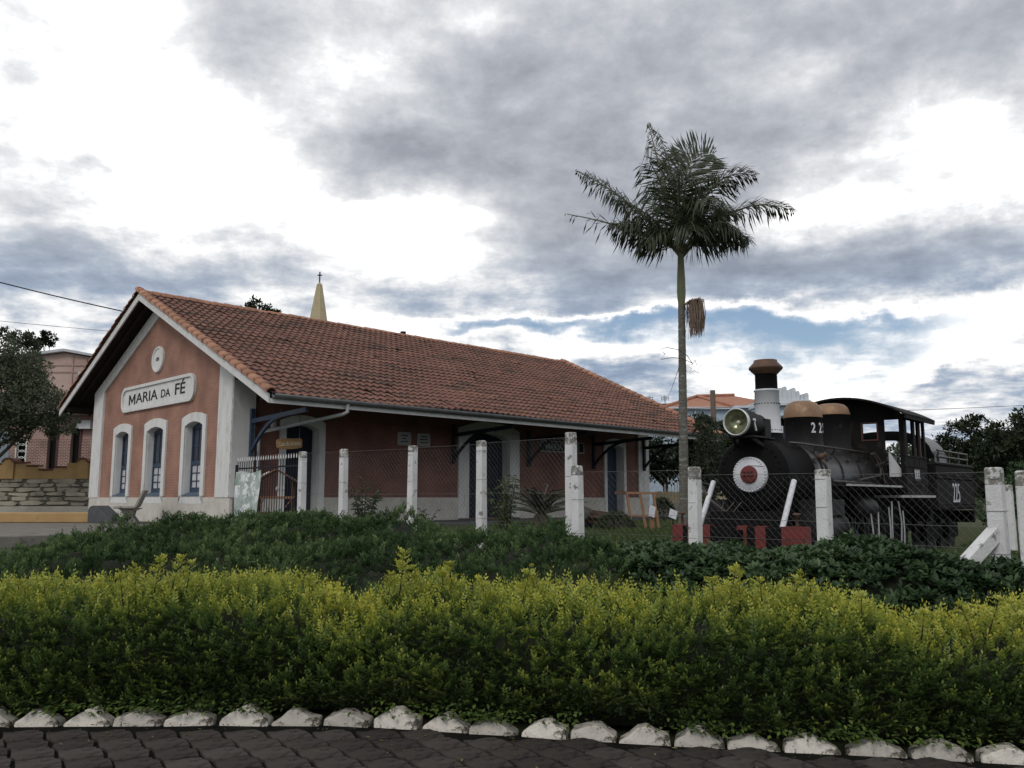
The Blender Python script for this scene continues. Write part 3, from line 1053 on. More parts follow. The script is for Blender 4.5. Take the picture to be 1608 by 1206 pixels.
    for b_ in (-2.5, -1.2, W_ + 1.0):
        ra.bar((xa + .1, b_, roofz(b_) - .18), (xb - .1, b_, roofz(b_) - .18), .12, .15)
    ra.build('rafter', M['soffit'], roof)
    # tile field: pan-and-roll tiles, one small arched sheet each, every course overlapping the one below
    tl = MB()
    prof = [(0, .0), (.035, .028), (.075, .036), (.115, .025), (.145, .003), (.19, -.006), (.232, .004)]
    tw, crs = .225, .345
    slen = math.hypot(1, SL)
    for side, b_e in ((1, -ER - .06), (-1, W_ + EL + .06)):
        dist = abs(H2 - b_e) * slen
        nrow = int(dist / crs) + 1
        ncol = int((xb - xa) / tw)
        tww = (xb - xa - .1) / ncol
        RW, CL = np.meshgrid(np.arange(nrow), np.arange(ncol), indexing='ij')
        sagv = .05 * fbm(CL * .07 + side * 3, RW * .16, 2) + .012 * rng.normal(size=RW.shape) * (rng.random(RW.shape) < .08)
        for rw in range(nrow):
            d0, d1 = rw * crs, min(rw * crs + crs * 1.16, dist)
            for cl in range(ncol):
                x0 = xa + .05 + cl * tww
                j = random.gauss(0, .004) - (random.uniform(.02, .07) if random.random() < .012 else 0)
                skew = random.gauss(0, .005)
                lift = random.gauss(0, .0035)
                v = []
                for d, up in ((d0 + j, .070 + lift), (d1 + j, .022)):
                    b = b_e + side * d / slen
                    zz = roofz(b_e) + d / slen * SL + .07 + float(sagv[rw, cl])
                    for u_, h in prof:
                        v.append((x0 + u_ / .232 * tww * 1.03 + skew * (d - d0), b - side * SL / slen * (h + up) * 0, zz + (h + up)))
                # butt edge thickness at the lower end
                for u_, h in prof:
                    v.append((x0 + u_ / .232 * tww * 1.03, b_e + side * (d0 + j) / slen, roofz(b_e) + d0 / slen * SL + .07 + float(sagv[rw, cl]) + h + .070 + lift - .042))
                k = len(prof)
                tl.add(v[:2 * k], [(i, i + 1, k + i + 1, k + i) for i in range(k - 1)], 0, True)
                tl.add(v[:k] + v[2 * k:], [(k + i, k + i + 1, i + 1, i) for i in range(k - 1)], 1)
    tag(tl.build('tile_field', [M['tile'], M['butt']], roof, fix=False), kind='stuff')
    # half-round cap tiles down the verges and along the ridge, each a tile of its own
    cp = MB()
    n = 7
    v = []
    for t_, r_ in ((0, .135), (.40, .108)):
        for i in range(n):
            a = math.pi * i / (n - 1)
            v.append((t_, r_ * math.cos(a), r_ * math.sin(a)))
    for i in range(n):
        a = math.pi * i / (n - 1)
        v.append((0, .11 * math.cos(a), .11 * math.sin(a)))
    cp.add(v, [(i, i + 1, n + i + 1, n + i) for i in range(n - 1)] + [(2 * n + i, 2 * n + i + 1, i + 1, i) for i in range(n - 1)], 0, True)
    cap0 = cp.build('cap_tile', M['cap_tile'], roof)
    first = True

    def cap(T, sc=1.):
        nonlocal first
        o = cap0 if first else cap0.copy()
        if not first:
            C.objects.link(o)
        first = False
        o.matrix_local = T @ Matrix.Diagonal((sc, sc, sc, 1))
    for xv, sg in ((xa + .04, 1), (xb - .04, -1)):
        for b_e, side in ((-ER - .03, 1), (W_ + EL + .03, -1)):
            d = Vector((0, side, SL)).normalized()
            up = Vector((0, -side * SL, 1)).normalized()
            ln = (Vector((0, H2, roofz(H2))) - Vector((0, b_e, roofz(b_e)))).length
            k = 0
            while k * .345 < ln - .1:
                p = Vector((xv + random.gauss(0, .006), b_e, roofz(b_e) + .075)) + d * (k * .345) + up * .05
                cap(basis(p, d, up.cross(d), up) @ Matrix.Rotation(random.gauss(0, .02), 4, 'Z'))
                k += 1
    x = xa
    while x < xb - .2:
        cap(basis(Vector((x, H2, RZ + .06 + random.gauss(0, .006))), Vector((1, 0, .03)).normalized(), Vector((0, 1, 0)), Vector((-.03, 0, 1)).normalized()), 1.12)
        x += .385
    # bargeboards with stepped white edge
    for xv in (xa, xb - .04):
        for b_e, side in ((-ER, 1), (W_ + EL, -1)):
            mb = MB()
            mb.prism([(b_e, roofz(b_e) - .13), (H2, RZ - .13), (H2, RZ + .075), (b_e, roofz(b_e) + .075)], xv, xv + .04, 'yz')
            mb.build('bargeboard', M['barge'], roof)
    # platform eave: fascia and gutter
    MB().box((xa + .05, -ER - .02, roofz(-ER) - .13), (xb - .05, -ER + .012, roofz(-ER) - .02)).build('fascia', M['barge'], roof)
    g = MB()
    n = 9
    v = []
    for x in (xa + .06, xb - .06):
        for r_ in (.085, .075):
            for i in range(n):
                a = math.pi + math.pi * i / (n - 1)
                v.append((x, -ER - .115 + r_ * math.cos(a), roofz(-ER) + .075 + r_ * 1.25 * math.sin(a)))
    f = [(i, i + 1, 2 * n + i + 1, 2 * n + i) for i in range(n - 1)] + [(n + i, n + i + 1, 3 * n + i + 1, 3 * n + i) for i in range(n - 1)]
    f += [(0, n, 3 * n, 2 * n), (n - 1, 2 * n - 1, 4 * n - 1, 3 * n - 1)] + [(i, i + 1, n + i + 1, n + i) for i in range(n - 1)] + [(2 * n + i, 2 * n + i + 1, 3 * n + i + 1, 3 * n + i) for i in range(n - 1)]
    g.add(v, f, 0, True)
    g.build('gutter', M['galv'], root)
    # downpipe: drop, long slanted run back to the wall, then down
    d = MB()
    d.tube([(1.35, -ER - .11, roofz(-ER) - .02), (1.35, -ER - .11, roofz(-ER) - .20), (1.28, -ER - .04, roofz(-ER) - .26), (.72, -.14, 2.36), (.66, -.11, 2.25), (.66, -.11, .1)], .045, 10)
    d.build('downpipe', M['pipe_white'], root)
    # timber brackets carrying the eave
    for a in (.45, 7.35, 10.75, 14.2, 17.32):
        b = MB()
        b.box((a - .05, -.16, 1.72), (a + .05, -.075, 2.95))
        b.bar((a, -.10, 2.62), (a, -2.75, 2.74), .08, .11)
        pts = []
        for i in range(9):
            t = i / 8
            pts.append((a, -.14 - 1.45 * t, 1.86 + .80 * math.sin(t * math.pi / 2) ** .9))
        for p, q in zip(pts[:-1], pts[1:]):
            b.bar(p, q, .07, .08)
        b.build('bracket', M['blue_paint'] if a < 1 else M['dark_blue'], root)  # brackets further in get a darker blue that stands in for eave shade
    # two rounded plaques and the platform name sign
    for a0, a1 in ((5.21, 5.71), (5.96, 6.45)):
        c, hw, hh, r = (a0 + a1) / 2, .25, .20, .06
        poly = []
        for cx, cz, s0 in ((hw - r, hh - r, 0), (-hw + r, hh - r, 90), (-hw + r, -hh + r, 180), (hw - r, -hh + r, 270)):
            poly += [(c + cx + r * math.cos(R(s0 + 30 * i)), 2.42 + cz + r * math.sin(R(s0 + 30 * i))) for i in range(4)]
        mb = MB()
        mb.prism(poly, -.04, -.001, 'xz')
        mb.box((c - .13, -.045, 2.50), (c + .13, -.041, 2.53), 1)
        mb.box((c - .07 if a0 < 5.5 else c - .16, -.045, 2.41), (c + .05 if a0 < 5.5 else c + .15, -.041, 2.445), 1)
        mb.box((c - .15, -.045, 2.32), (c + .15, -.041, 2.35), 1)
        mb.build('plaque', [M['plaque'], M['plaque_txt']], root)
    mb = MB()
    mb.band([(11.40, 2.27), (13.75, 2.27), (13.75, 2.66), (11.40, 2.66)], [(11.44, 2.31), (13.71, 2.31), (13.71, 2.62), (11.44, 2.62)], -.05, -.001, 'xz')
    mb.box((11.44, -.03, 2.31), (13.71, -.001, 2.62), 1)
    ps = mb.build('platform_sign', [M['plaque'], M['black_letter']], root)
    text_mesh('lettering', 'MARIA DA FÉ', .31, M['plaque'], ps, basis(Vector((12.58, -.034, 2.455)), Vector((1, 0, 0)), Vector((0, 0, 1)), Vector((0, -1, 0))), .003, sx=1.0, bold=.006)
    # wall lamp by the corner, flue on the ridge
    mb = MB()
    mb.lathe([(.05, 0), (.085, .02), (.07, .2), (.03, .22)], 12, 0, Matrix.Translation((1.02, -.2, 2.45)))
    mb.bar((1.02, -.2, 2.66), (1.02, 0, 2.70), .03, .03)
    mb.build('wall_lamp', M['pipe_white'], root)
    mb = MB()
    mb.tube([(9.6, H2 + .6, roofz(H2 + .6) - .1), (9.6, H2 + .6, RZ + .42)], .11, 12)
    mb.build('flue_pipe', M['iron'], root)
    return root


STN = station()


def st_pt(a, b, z):
    p = ST_O + SU * a + SV * b
    return Vector((p[0], p[1], ST_Z + z))


# hanging wooden sign at the craft shop corner
def craft_sign():
    r = thing('hanging_sign', 'small hanging wooden sign with carved pale letters under the station eave', 'sign', st_pt(.95, -1.15, 2.02), R(90) - ST_A)
    mb = MB()
    hw, hh = .36, .135
    pts = []
    for i in range(24):
        a = 2 * math.pi * i / 24
        e = 5
        cx, cz = math.copysign(abs(math.cos(a)) ** (2 / e), math.cos(a)), math.copysign(abs(math.sin(a)) ** (2 / e), math.sin(a))
        pts.append((hw * cx + random.gauss(0, .004), hh * cz + random.gauss(0, .006)))
    mb.prism(pts, -.02, .02, 'xz', 0, Matrix.Rotation(R(-5), 4, 'Y'))
    mb.build('board', M['sign_wood'], r, bevel=.006)
    T = Matrix.Rotation(R(-5), 4, 'Y') @ basis(Vector((0, -.023, 0)), Vector((1, 0, 0)), Vector((0, 0, 1)), Vector((0, -1, 0)))
    text_mesh('lettering', 'Casa do Artesão', .155, M['sign_cream'], r, T, .004, sx=.60, bold=.002)
    mb = MB()
    for x in (-.28, .28):
        mb.tube([(x, 0, .10), (x, 0, .86)], .006, 6)
    mb.build('hanging_wire', M['wire'], r)


craft_sign()


# ------------------------------------------------------------------ steam locomotive and tender
def loco():
    r = thing('steam_locomotive', 'black steam locomotive with white chimney base and copper topped domes', 'locomotive',
              (LOCO_O[0], LOCO_O[1], RAIL_Z), R(90) - LOCO_A)
    BZ, BR = 1.54, .575
    X_ = Matrix.Rotation(R(90), 4, 'Y')     # lathe axis along local +x

    def lx(prof, n=48, mi=0, mb=None, x=0, y=0, z=BZ, smooth=True):
        mb = mb or MB()
        mb.lathe([(a, h) for a, h in prof], n, mi, Matrix.Translation((x, y, z)) @ X_, smooth)
        return mb
    # smokebox with its riveted front ring
    lx([(.0, .0), (.535, .0), (.585, .05), (.585, .09), (.575, .10), (.575, 1.10), (.585, 1.105), (.585, 1.16), (.56, 1.165), (.56, 1.2)], mi=0).build('smokebox', M['smoke'], r)
    dr = lx([(.0, -.075), (.26, -.07), (.275, -.05), (.275, .0)], mi=0).build('smokebox_door', M['loco_white'], r)
    lx([(.0, -.115), (.112, -.113), (.136, -.10), (.136, -.06)], 32).build('number_boss', M['red'], dr)
    text_mesh('lettering', '225', .12, M['black'], dr, basis(Vector((-.117, 0, BZ)), Vector((0, -1, 0)), Vector((0, 0, 1)), Vector((-1, 0, 0))), .002)
    mb = MB()
    for k in range(36):
        a = 2 * math.pi * k / 36
        mb.lathe([(.012, 0), (.012, .012), (.0, .018)], 6, 0, Matrix.Translation((-.07, .258 * math.cos(a), BZ + .258 * math.sin(a))) @ Matrix.Rotation(R(-90), 4, 'Y'))
    mb.bar((-.078, -.25, BZ + .13), (-.078, .02, BZ + .15), .012, .012)
    tag(mb.build('rivet_ring', M['loco_white'], dr), kind='stuff')
    mb = MB()
    for k in range(32):
        a = 2 * math.pi * k / 32
        mb.lathe([(.016, 0), (.016, .014), (.0, .022)], 6, 0, Matrix.Translation((0, .49 * math.cos(a), BZ + .49 * math.sin(a))) @ Matrix.Rotation(R(-90), 4, 'Y'))
    tag(mb.build('front_rivets', M['smoke'], r), kind='stuff')
    # boiler barrel and bands
    lx([(.535, 1.2), (.535, 4.5)]).build('boiler', M['boiler'], r)
    for x in (1.62, 2.55, 3.5):
        lx([(.535, x - .035), (.547, x - .034), (.547, x + .034), (.535, x + .035)]).build('boiler_band', M['black'], r)
    # chimney: saddle, white lower part, black upper part, copper cap
    ch = MB()
    ch.lathe([(.34, 2.0), (.28, 2.08), (.235, 2.16), (.235, 2.22)], 32, 0, Matrix.Translation((.70, 0, 0)))
    ch = ch.build('chimney', M['smoke'], r)
    mb = MB()
    mb.lathe([(.225, 2.215), (.205, 2.25), (.192, 2.9), (.205, 2.905), (.205, 2.93), (.19, 2.935)], 32, 0, Matrix.Translation((.70, 0, 0)))
    for ring, nn in ((2.27, 26), (2.70, 26)):
        for k in range(nn):
            a = 2 * math.pi * k / nn
            mb.lathe([(.009, 0), (.009, .008), (0, .013)], 5, 1, Matrix.Translation((.70 + .20 * math.cos(a), .20 * math.sin(a), ring)) @ Matrix.Rotation(a, 4, 'Z') @ X_)
    for k in range(14):
        mb.lathe([(.008, 0), (.008, .008), (0, .012)], 5, 1, Matrix.Translation((.70 - .10, .175, 2.30 + k * .04)) @ Matrix.Rotation(R(120), 4, 'Z') @ X_)
    mb.build('chimney_base', [M['loco_white'], M['smoke']], ch)
    mb = MB()
    mb.lathe([(.178, 2.93), (.175, 3.19), (.185, 3.195)], 32, 0, Matrix.Translation((.70, 0, 0)))
    mb.build('chimney_pipe', M['smoke'], ch)
    mb = MB()
    mb.lathe([(.18, 3.185), (.265, 3.27), (.272, 3.29), (.265, 3.31), (.19, 3.385), (.185, 3.42), (.165, 3.42), (.15, 3.30)], 32, 0, Matrix.Translation((.70, 0, 0)))
    mb.build('chimney_cap', M['copper_dark'], ch)
    # domes: black drum, copper top
    for nm, x, zt, zb, rad in (('sand_dome', 2.2, 2.88, 2.57, .32), ('steam_dome', 3.60, 2.95, 2.72, .33)):
        mb = MB()
        mb.lathe([(rad + .13, 1.86), (rad + .05, 2.02), (rad + .01, 2.10), (rad, 2.16), (rad, zb), (rad + .012, zb + .005)], 36, 0, Matrix.Translation((x, 0, 0)))
        d = mb.build(nm, M['black'], r)
        mb = MB()
        h = zt - zb
        mb.lathe([(rad + .014, zb + .004), (rad + .014, zb + .03), (rad + .002, zb + h * .30), (rad * .93, zb + h * .62), (rad * .76, zb + h * .86), (rad * .5, zb + h * .97), (0, zt)], 36, 0, Matrix.Translation((x, 0, 0)))
        mb.build('dome_cap', M['copper'], d)
    # number painted on the side of the front dome
    dome = [o for o in r.children if o.name.startswith('sand_dome')][0]
    for i, chx in enumerate('225'):
        a = R(-128 + i * 29)
        nrm = Vector((math.cos(a), math.sin(a), 0))
        T = basis(Vector((2.2, 0, 2.375)) + nrm * .3245, Vector((-math.sin(a), math.cos(a), 0)), Vector((0, 0, 1)), nrm)
        text_mesh('number', chx, .245, M['loco_white'], dome, T, .003, sx=.72, bold=.004)
    # headlight on its bracket
    hl = MB()
    T = Matrix.Translation((-.45, 0, 2.33)) @ X_
    hl.lathe([(.195, .0), (.20, .22), (.20, .42), (.17, .47), (.17, .72), (.10, .86), (0, .87)], 32, 0, T, cap=False)
    hl.box((.20, -.17, 2.14), (.42, .17, 2.42))
    hl = hl.build('headlight', M['black'], r)
    mb = MB()
    mb.lathe([(.192, .04), (.206, .035), (.212, -.02), (.205, -.04), (.192, -.036), (.189, .03)], 40, 0, T, cap=False)
    mb.build('rim', M['chrome'], hl)
    mb = MB()
    mb.lathe([(.185, -.01), (.16, .05), (.11, .10), (.05, .125), (0, .13)], 32, 0, T, cap=False)
    mb.build('reflector', M['reflector'], hl)
    mb = MB()
    mb.lathe([(0, .03), (.026, .045), (.03, .07), (.022, .11), (0, .12)], 16, 0, T)
    mb.build('bulb', M['lens'], hl)
    mb = MB()
    mb.bar((-.28, -.20, 2.36), (-.24, -.215, 2.20), .025, .02)
    mb.lathe([(.025, 0), (.025, .03)], 8, 0, Matrix.Translation((-.28, -.195, 2.36)) @ Matrix.Rotation(R(90), 4, 'X'))
    mb.build('latch', M['chrome'], hl)
    mb = MB()
    mb.box((-.36, -.24, 2.10), (.40, .24, 2.125))
    for y in (-.15, .15):
        mb.bar((-.25, y, 2.10), (-.02, y * 1.5, 1.98), .03, .05)
        mb.bar((.2, y, 2.10), (.2, y * 1.2, 2.02), .03, .05)
    mb.build('headlight_bracket', M['black'], r)
    # handrails with stanchions
    for sy in (-1, 1):
        mb = MB()
        y = sy * .40
        mb.tube([(.55, y, 2.05), (1.0, y, 2.06), (3.0, y, 2.05), (4.40, y, 2.04)], .018, 8)
        for x in (.8, 1.7, 2.6, 3.5, 4.2):
            mb.bar((x, y, 2.05), (x + .02, sy * .345, 1.95), .02, .02)
        mb.build('handrail', M['steel'], r)
    # running boards with worn white edge, valance below
    for sy in (-1, 1):
        y0, y1 = (-1.02, -.42) if sy < 0 else (.42, 1.02)
        mb = MB()
        mb.box((1.25, y0, 1.37), (4.40, y1, 1.405))
        rb = mb.build('running_board', M['black'], r)
        ye = y0 if sy < 0 else y1
        mb = MB()
        mb.box((1.25, min(ye, ye + sy * .014), 1.375), (4.20, max(ye, ye + sy * .014), 1.408))
        mb.build('board_edge', M['edge_white'], rb)
        mb = MB()
        mb.box((1.35, sy * .80 - .012, 1.30), (4.4, sy * .80 + .012, 1.369))
        mb.build('valance', M['smoke'], rb)
    # pipes and reversing gear along the boiler side
    mb = MB()
    mb.tube([(3.95, -.60, 2.0), (4.12, -.62, 1.9), (4.22, -.66, 1.72), (4.05, -.70, 1.60), (3.0, -.66, 1.50)], .022, 8)
    mb.tube([(4.02, -.62, 2.02), (4.25, -.66, 1.86), (4.32, -.70, 1.45)], .018, 8)
    mb.bar((3.95, -.66, 1.78), (4.36, -.70, 1.86), .03, .03)
    mb.build('pipework', M['steel'], r)
    # white slanting braces from smokebox to buffer beam
    for sy in (-1, 1):
        mb = MB()
        mb.tube([(-.47, sy * .66, .75), (.04, sy * .66, 1.44)], .042, 12)
        mb.build('front_brace', M['loco_white'], r)
    # cylinders, front frame, buffer beam painted in red and black bands
    mb = MB()
    mb.box((-.44, -.50, .40), (.95, .50, .98))
    mb.box((.1, -.42, .9), (1.1, .42, 1.15))
    mb.build('frame', M['smoke'], r)
    for sy in (-1, 1):
        mb = MB()
        mb.lathe([(.0, 0), (.20, 0), (.27, .03), (.27, .10), (.25, .12), (.25, .80), (.27, .82), (.27, .9), (.2, .92), (0, .92)], 28, 0,
                 Matrix.Translation((.30, sy * .80, .72)) @ X_)
        mb.box((.40, sy * .80 - .22, .92), (1.12, sy * .80 + .22, 1.16))
        mb.build('cylinder', M['black'], r)
    bm_ = MB()
    bm_.box((-.60, -1.05, .46), (-.44, 1.05, .755))
    bm_ = bm_.build('buffer_beam', M['smoke'], r, bevel=.012)
    for y0, y1, m_ in ((-1.058, -.70, 'red'), (-.46, -.30, 'red'), (-.17, -.02, 'red'), (.42, .80, 'red'), (.88, 1.058, 'red')):
        MB().box((-.610, y0, .455), (-.601, y1, .762)).build('red_band', M[m_], bm_)
        MB().box((-.612, y0 - .0005, .7625), (-.43, y1 + .0005, .775)).build('red_band', M[m_], bm_)
        MB().box((-.618, y0 + .01, .59), (-.611, y1 - .01, .598)).build('seam', M['smoke'], bm_)
    MB().box((-.61, -1.062, .455), (-.43, -1.0515, .762)).build('red_band', M['red'], bm_)
    MB().box((-.61, 1.0515, .455), (-.43, 1.062, .762)).build('red_band', M['red'], bm_)
    for y in (-.90, .93):
        mb = MB()
        mb.lathe([(.022, .77), (.022, .93), (.055, .935), (.055, .965), (0, .97)], 12, 0, Matrix.Translation((-.52, y, 0)))
        mb.build('lamp_iron', M['copper_dark'], bm_)
    mb = MB()
    mb.box((-.82, -.12, .48), (-.62, .12, .72))
    mb.lathe([(.10, .40), (.10, .76)], 12, 0, Matrix.Translation((-.86, 0, 0)))
    mb.build('coupler', M['smoke'], bm_)
    # loose bent rods at the front
    mb = MB()
    mb.tube([(.25, .75, 1.36), (-.02, .85, 1.42), (-.15, .80, 1.40), (-.15, .62, 1.15), (-.2, .30, .92), (-.3, -.25, .80)], .022, 8)
    for y0, y1 in ((.42, .40), (.24, .34), (.12, .22)):
        mb.tube([(-.12, y0, 1.12), (-.25, y1, .95), (-.35, y1 + .04, .78)], .008, 6)
    mb.build('front_rods', M['steel'], r)
    # wheels and rods (half hidden by the shrubs)
    wheel = None
    for x, rad in ((.55, .33), (1.75, .52), (2.95, .52), (4.1, .52)):
        for sy in (-1, 1):
            mb = MB()
            T = Matrix.Translation((x, sy * .52, rad)) @ Matrix.Rotation(R(90), 4, 'X')
            mb.lathe([(rad * .86, -.05), (rad, -.05), (rad, .05), (rad * .86, .05), (rad * .86, -.05)], 28, 0, T, cap=False)
            mb.lathe([(.10, -.06), (.10, .06), (0, .06)], 14, 0, T)
            for k in range(10):
                a = 2 * math.pi * k / 10
                mb.bar((x, sy * .52, rad), (x + rad * .9 * math.cos(a), sy * .52, rad + rad * .9 * math.sin(a)), .04, .05)
            mb.build('wheel', M['black'], r)
    for sy in (-1, 1):
        mb = MB()
        mb.bar((1.75, sy * .63, .40), (4.1, sy * .63, .40), .04, .09)
        mb.bar((1.2, sy * .70, .72), (2.95, sy * .70, .46), .04, .08)
        mb.build('connecting_rod', M['steel'], r)
    mb = MB()
    mb.box((1.1, -.44, .55), (5.9, .44, 1.1))
    mb.box((2.9, -.50, 1.0), (4.6, .50, 1.5))
    mb.build('main_frame', M['smoke'], r)
    # air reservoir and hanging pipes under the cab
    mb = MB()
    mb.lathe([(0, 0), (.15, .02), (.17, .06), (.17, .72), (.15, .78), (0, .8)], 20, 0, Matrix.Translation((2.2, -.82, 1.02)) @ X_)
    mb.build('air_tank', M['black'], r)
    for x, z0, z1, b_ in ((2.55, .92, .3, .05), (2.95, .95, .25, -.05), (3.55, 1.02, .3, .02), (3.75, 1.12, .2, -.08), (4.15, 1.12, .35, .1), (4.4, .95, .3, 0)):
        mb = MB()
        mb.tube([(x, -.96, z0), (x + b_, -.97, (z0 + z1) / 2), (x + b_ * .6, -.96, z1)], .014, 6)
        mb.build('hanging_pipe', M['pipe_white'], r)

    # feed pipe, check valve, whistle, safety valves, washout plugs, oil pipe
    mb = MB()
    mb.tube([(1.55, -.50, 1.86), (1.55, -.60, 1.72), (1.62, -.62, 1.55), (1.75, -.62, 1.46), (4.0, -.60, 1.44)], .028, 8)
    mb.build('feed_pipe', M['steel'], r)
    mb = MB()
    mb.lathe([(.03, -.05), (.055, -.04), (.055, .03), (.035, .05), (.035, .10), (0, .11)], 12, 0, Matrix.Translation((1.55, -.53, 1.86)) @ Matrix.Rotation(R(60), 4, 'X'))
    mb.build('check_valve', M['copper_dark'], r)
    mb = MB()
    mb.tube([(3.98, -.12, 2.05), (3.98, -.14, 2.42)], .022, 8)
    mb.lathe([(.035, 2.42), (.045, 2.44), (.045, 2.56), (.02, 2.60), (0, 2.61)], 12, 0, Matrix.Translation((3.98, -.14, 0)))
    mb.build('whistle', M['copper_dark'], r)
    for x in (2.86, 2.98):
        mb = MB()
        mb.lathe([(.05, 2.05), (.05, 2.16), (.03, 2.18), (.03, 2.28), (.045, 2.29), (.045, 2.33), (0, 2.34)], 12, 0, Matrix.Translation((x, 0, 0)))
        mb.build('safety_valve', M['black'], r)
    for x, a in ((2.0, 62), (3.0, 62), (4.0, 62), (1.3, 55)):
        mb = MB()
        ny, nz = -math.cos(R(a - 30)), math.sin(R(a - 30))
        p0 = Vector((x, ny * .53, BZ + nz * .53))
        mb.bar(p0, p0 + Vector((0, ny, nz)) * .05, .05, .05)
        mb.build('washout_plug', M['boiler'], r)
    mb = MB()
    for k in range(40):
        a = 2 * math.pi * k / 40
        for x in (.05, 1.13):
            mb.lathe([(.011, 0), (.011, .009), (0, .014)], 5, 0, Matrix.Translation((x, .584 * math.cos(a), BZ + .584 * math.sin(a))) @ Matrix.Rotation(-a + R(90), 4, 'X') )
    tag(mb.build('side_rivets', M['smoke'], r), kind='stuff')
    # cab
    xf, xr, hw, zf, ze = 4.45, 5.86, 1.05, 1.24, 2.74
    cab = MB()
    cab.box((xf, -hw, zf), (xr + .2, hw, zf + .05))
    cab = cab.build('cab', M['cab'], r)
    arc = lambda y, h=.36: ze + h * (1 - (y / 1.2) ** 2)
    # front sheet with a door opening each side and windows above the boiler
    outl = [(-hw, zf + .05), (hw, zf + .05), (hw, ze)] + [(y, arc(y) - .03) for y in np.linspace(hw, -hw, 15)[1:-1]] + [(-hw, ze)]
    holes = []
    for sy in (-1, 1):
        for (ya, yb, za, zb) in ((.70, .96, 1.58, 2.66), (.30, .56, 2.30, 2.60)):
            q = [(sy * ya, za), (sy * yb, za), (sy * yb, zb), (sy * ya, zb)]
            holes.append(q if sy > 0 else q[::-1])
    mb = MB()
    wall_with_holes(mb, outl, holes, xf, xf + .03, 'yz')
    mb.build('front_sheet', M['cab'], cab)
    for sy in (-1, 1):
        for (ya, yb, za, zb) in ((.30, .56, 2.30, 2.60),):
            mb = MB()
            y0, y1 = sorted((sy * ya, sy * yb))
            mb.band([(y0 - .03, za - .03), (y1 + .03, za - .03), (y1 + .03, zb + .03), (y0 - .03, zb + .03)], [(y0, za), (y1, za), (y1, zb), (y0, zb)], xf - .015, xf + .001, 'yz')
            mb.build('window_frame', M['cab_red'], cab)
    for sy in (-1, 1):
        mb = MB()
        ya, yb = (-hw, -hw + .03) if sy < 0 else (hw - .03, hw)
        mb.box((xf + .031, ya, zf + .05), (xr, yb, 1.98))
        mb.box((xf + .031, ya - .001, 2.66), (xr, yb + .001, ze + .06))
        for x0, x1 in ((xf - .02, xf + .16), (5.02, 5.14), (5.36, 5.42), (xr - .11, xr)):
            mb.box((x0, ya - .006, 1.3), (x1, yb + .006, 2.73))
        yy = sy * (hw + .004)
        for z in (1.955, 1.77, 1.42):
            mb.box((xf - .02, min(yy, yy + sy * .012), z), (xr + .02, max(yy, yy + sy * .012), z + .03))
        sd = mb.build('side_sheet', M['cab'], cab)
        mb = MB()
        for x0, x1 in ((5.145, 5.20), (5.52, 5.575)):
            mb.box((x0, ya + .005, 1.985), (x1, yb - .005, 2.655))
        mb.build('window_sash', M['cab_red'], sd)
        mb = MB()
        mb.box((4.92, min(yy, yy + sy * .01), 1.50), (5.34, max(yy, yy + sy * .01), 1.745))
        pl = mb.build('number_plate', M['black'], sd)
        if sy < 0:
            T = basis(Vector((5.13, yy - .012, 1.622)), Vector((1, 0, 0)), Vector((0, 0, 1)), Vector((0, -1, 0)))
            text_mesh('lettering', 'R.M.V.', .24, M['loco_white'], pl, T, .002, sx=.55, bold=.006)
        mb = MB()
        mb.box((4.35, min(sy * 1.0, sy * 1.12), 1.19), (6.14, max(sy * 1.0, sy * 1.12), 1.235))
        st = mb.build('foot_step', M['edge_white'], cab)
    mb = MB()
    mb.box((4.30, -1.12, 1.19), (4.44, 1.12, 1.235))
    mb.build('step_front', M['edge_white'], cab)
    # arched roof
    mb = MB()
    ys = np.linspace(-1.22, 1.22, 21)
    up = [(y, arc(y)) for y in ys]
    dn = [(y, arc(y) - .035) for y in ys[::-1]]
    mb.prism(up + dn, 3.98, 6.02, 'yz')
    for sy in (-1, 1):
        mb.box((4.0, sy * 1.205 - .015, ze - .10), (6.0, sy * 1.205 + .015, ze - .012))
    mb.build('cab_roof', M['cab'], cab)
    # backhead and seat pieces inside, with a pale sheet leaning at the door
    mb = MB()
    mb.box((4.5, -.5, 1.3), (4.95, .5, 2.05))
    mb.build('backhead', M['smoke'], cab)
    mb = MB()
    mb.add([(4.62, -.70, 1.58), (4.70, -.98, 1.58), (4.66, -.73, 2.02), (4.63, -.70, 2.06), (4.64, -.70, 1.58), (4.72, -.98, 1.58), (4.68, -.73, 2.02), (4.65, -.70, 2.06)],
           [(0, 1, 2, 3), (7, 6, 5, 4), (0, 4, 5, 1), (1, 5, 6, 2), (2, 6, 7, 3), (3, 7, 4, 0)])
    mb.build('leaning_sheet', M['board_white'], cab)
    return r


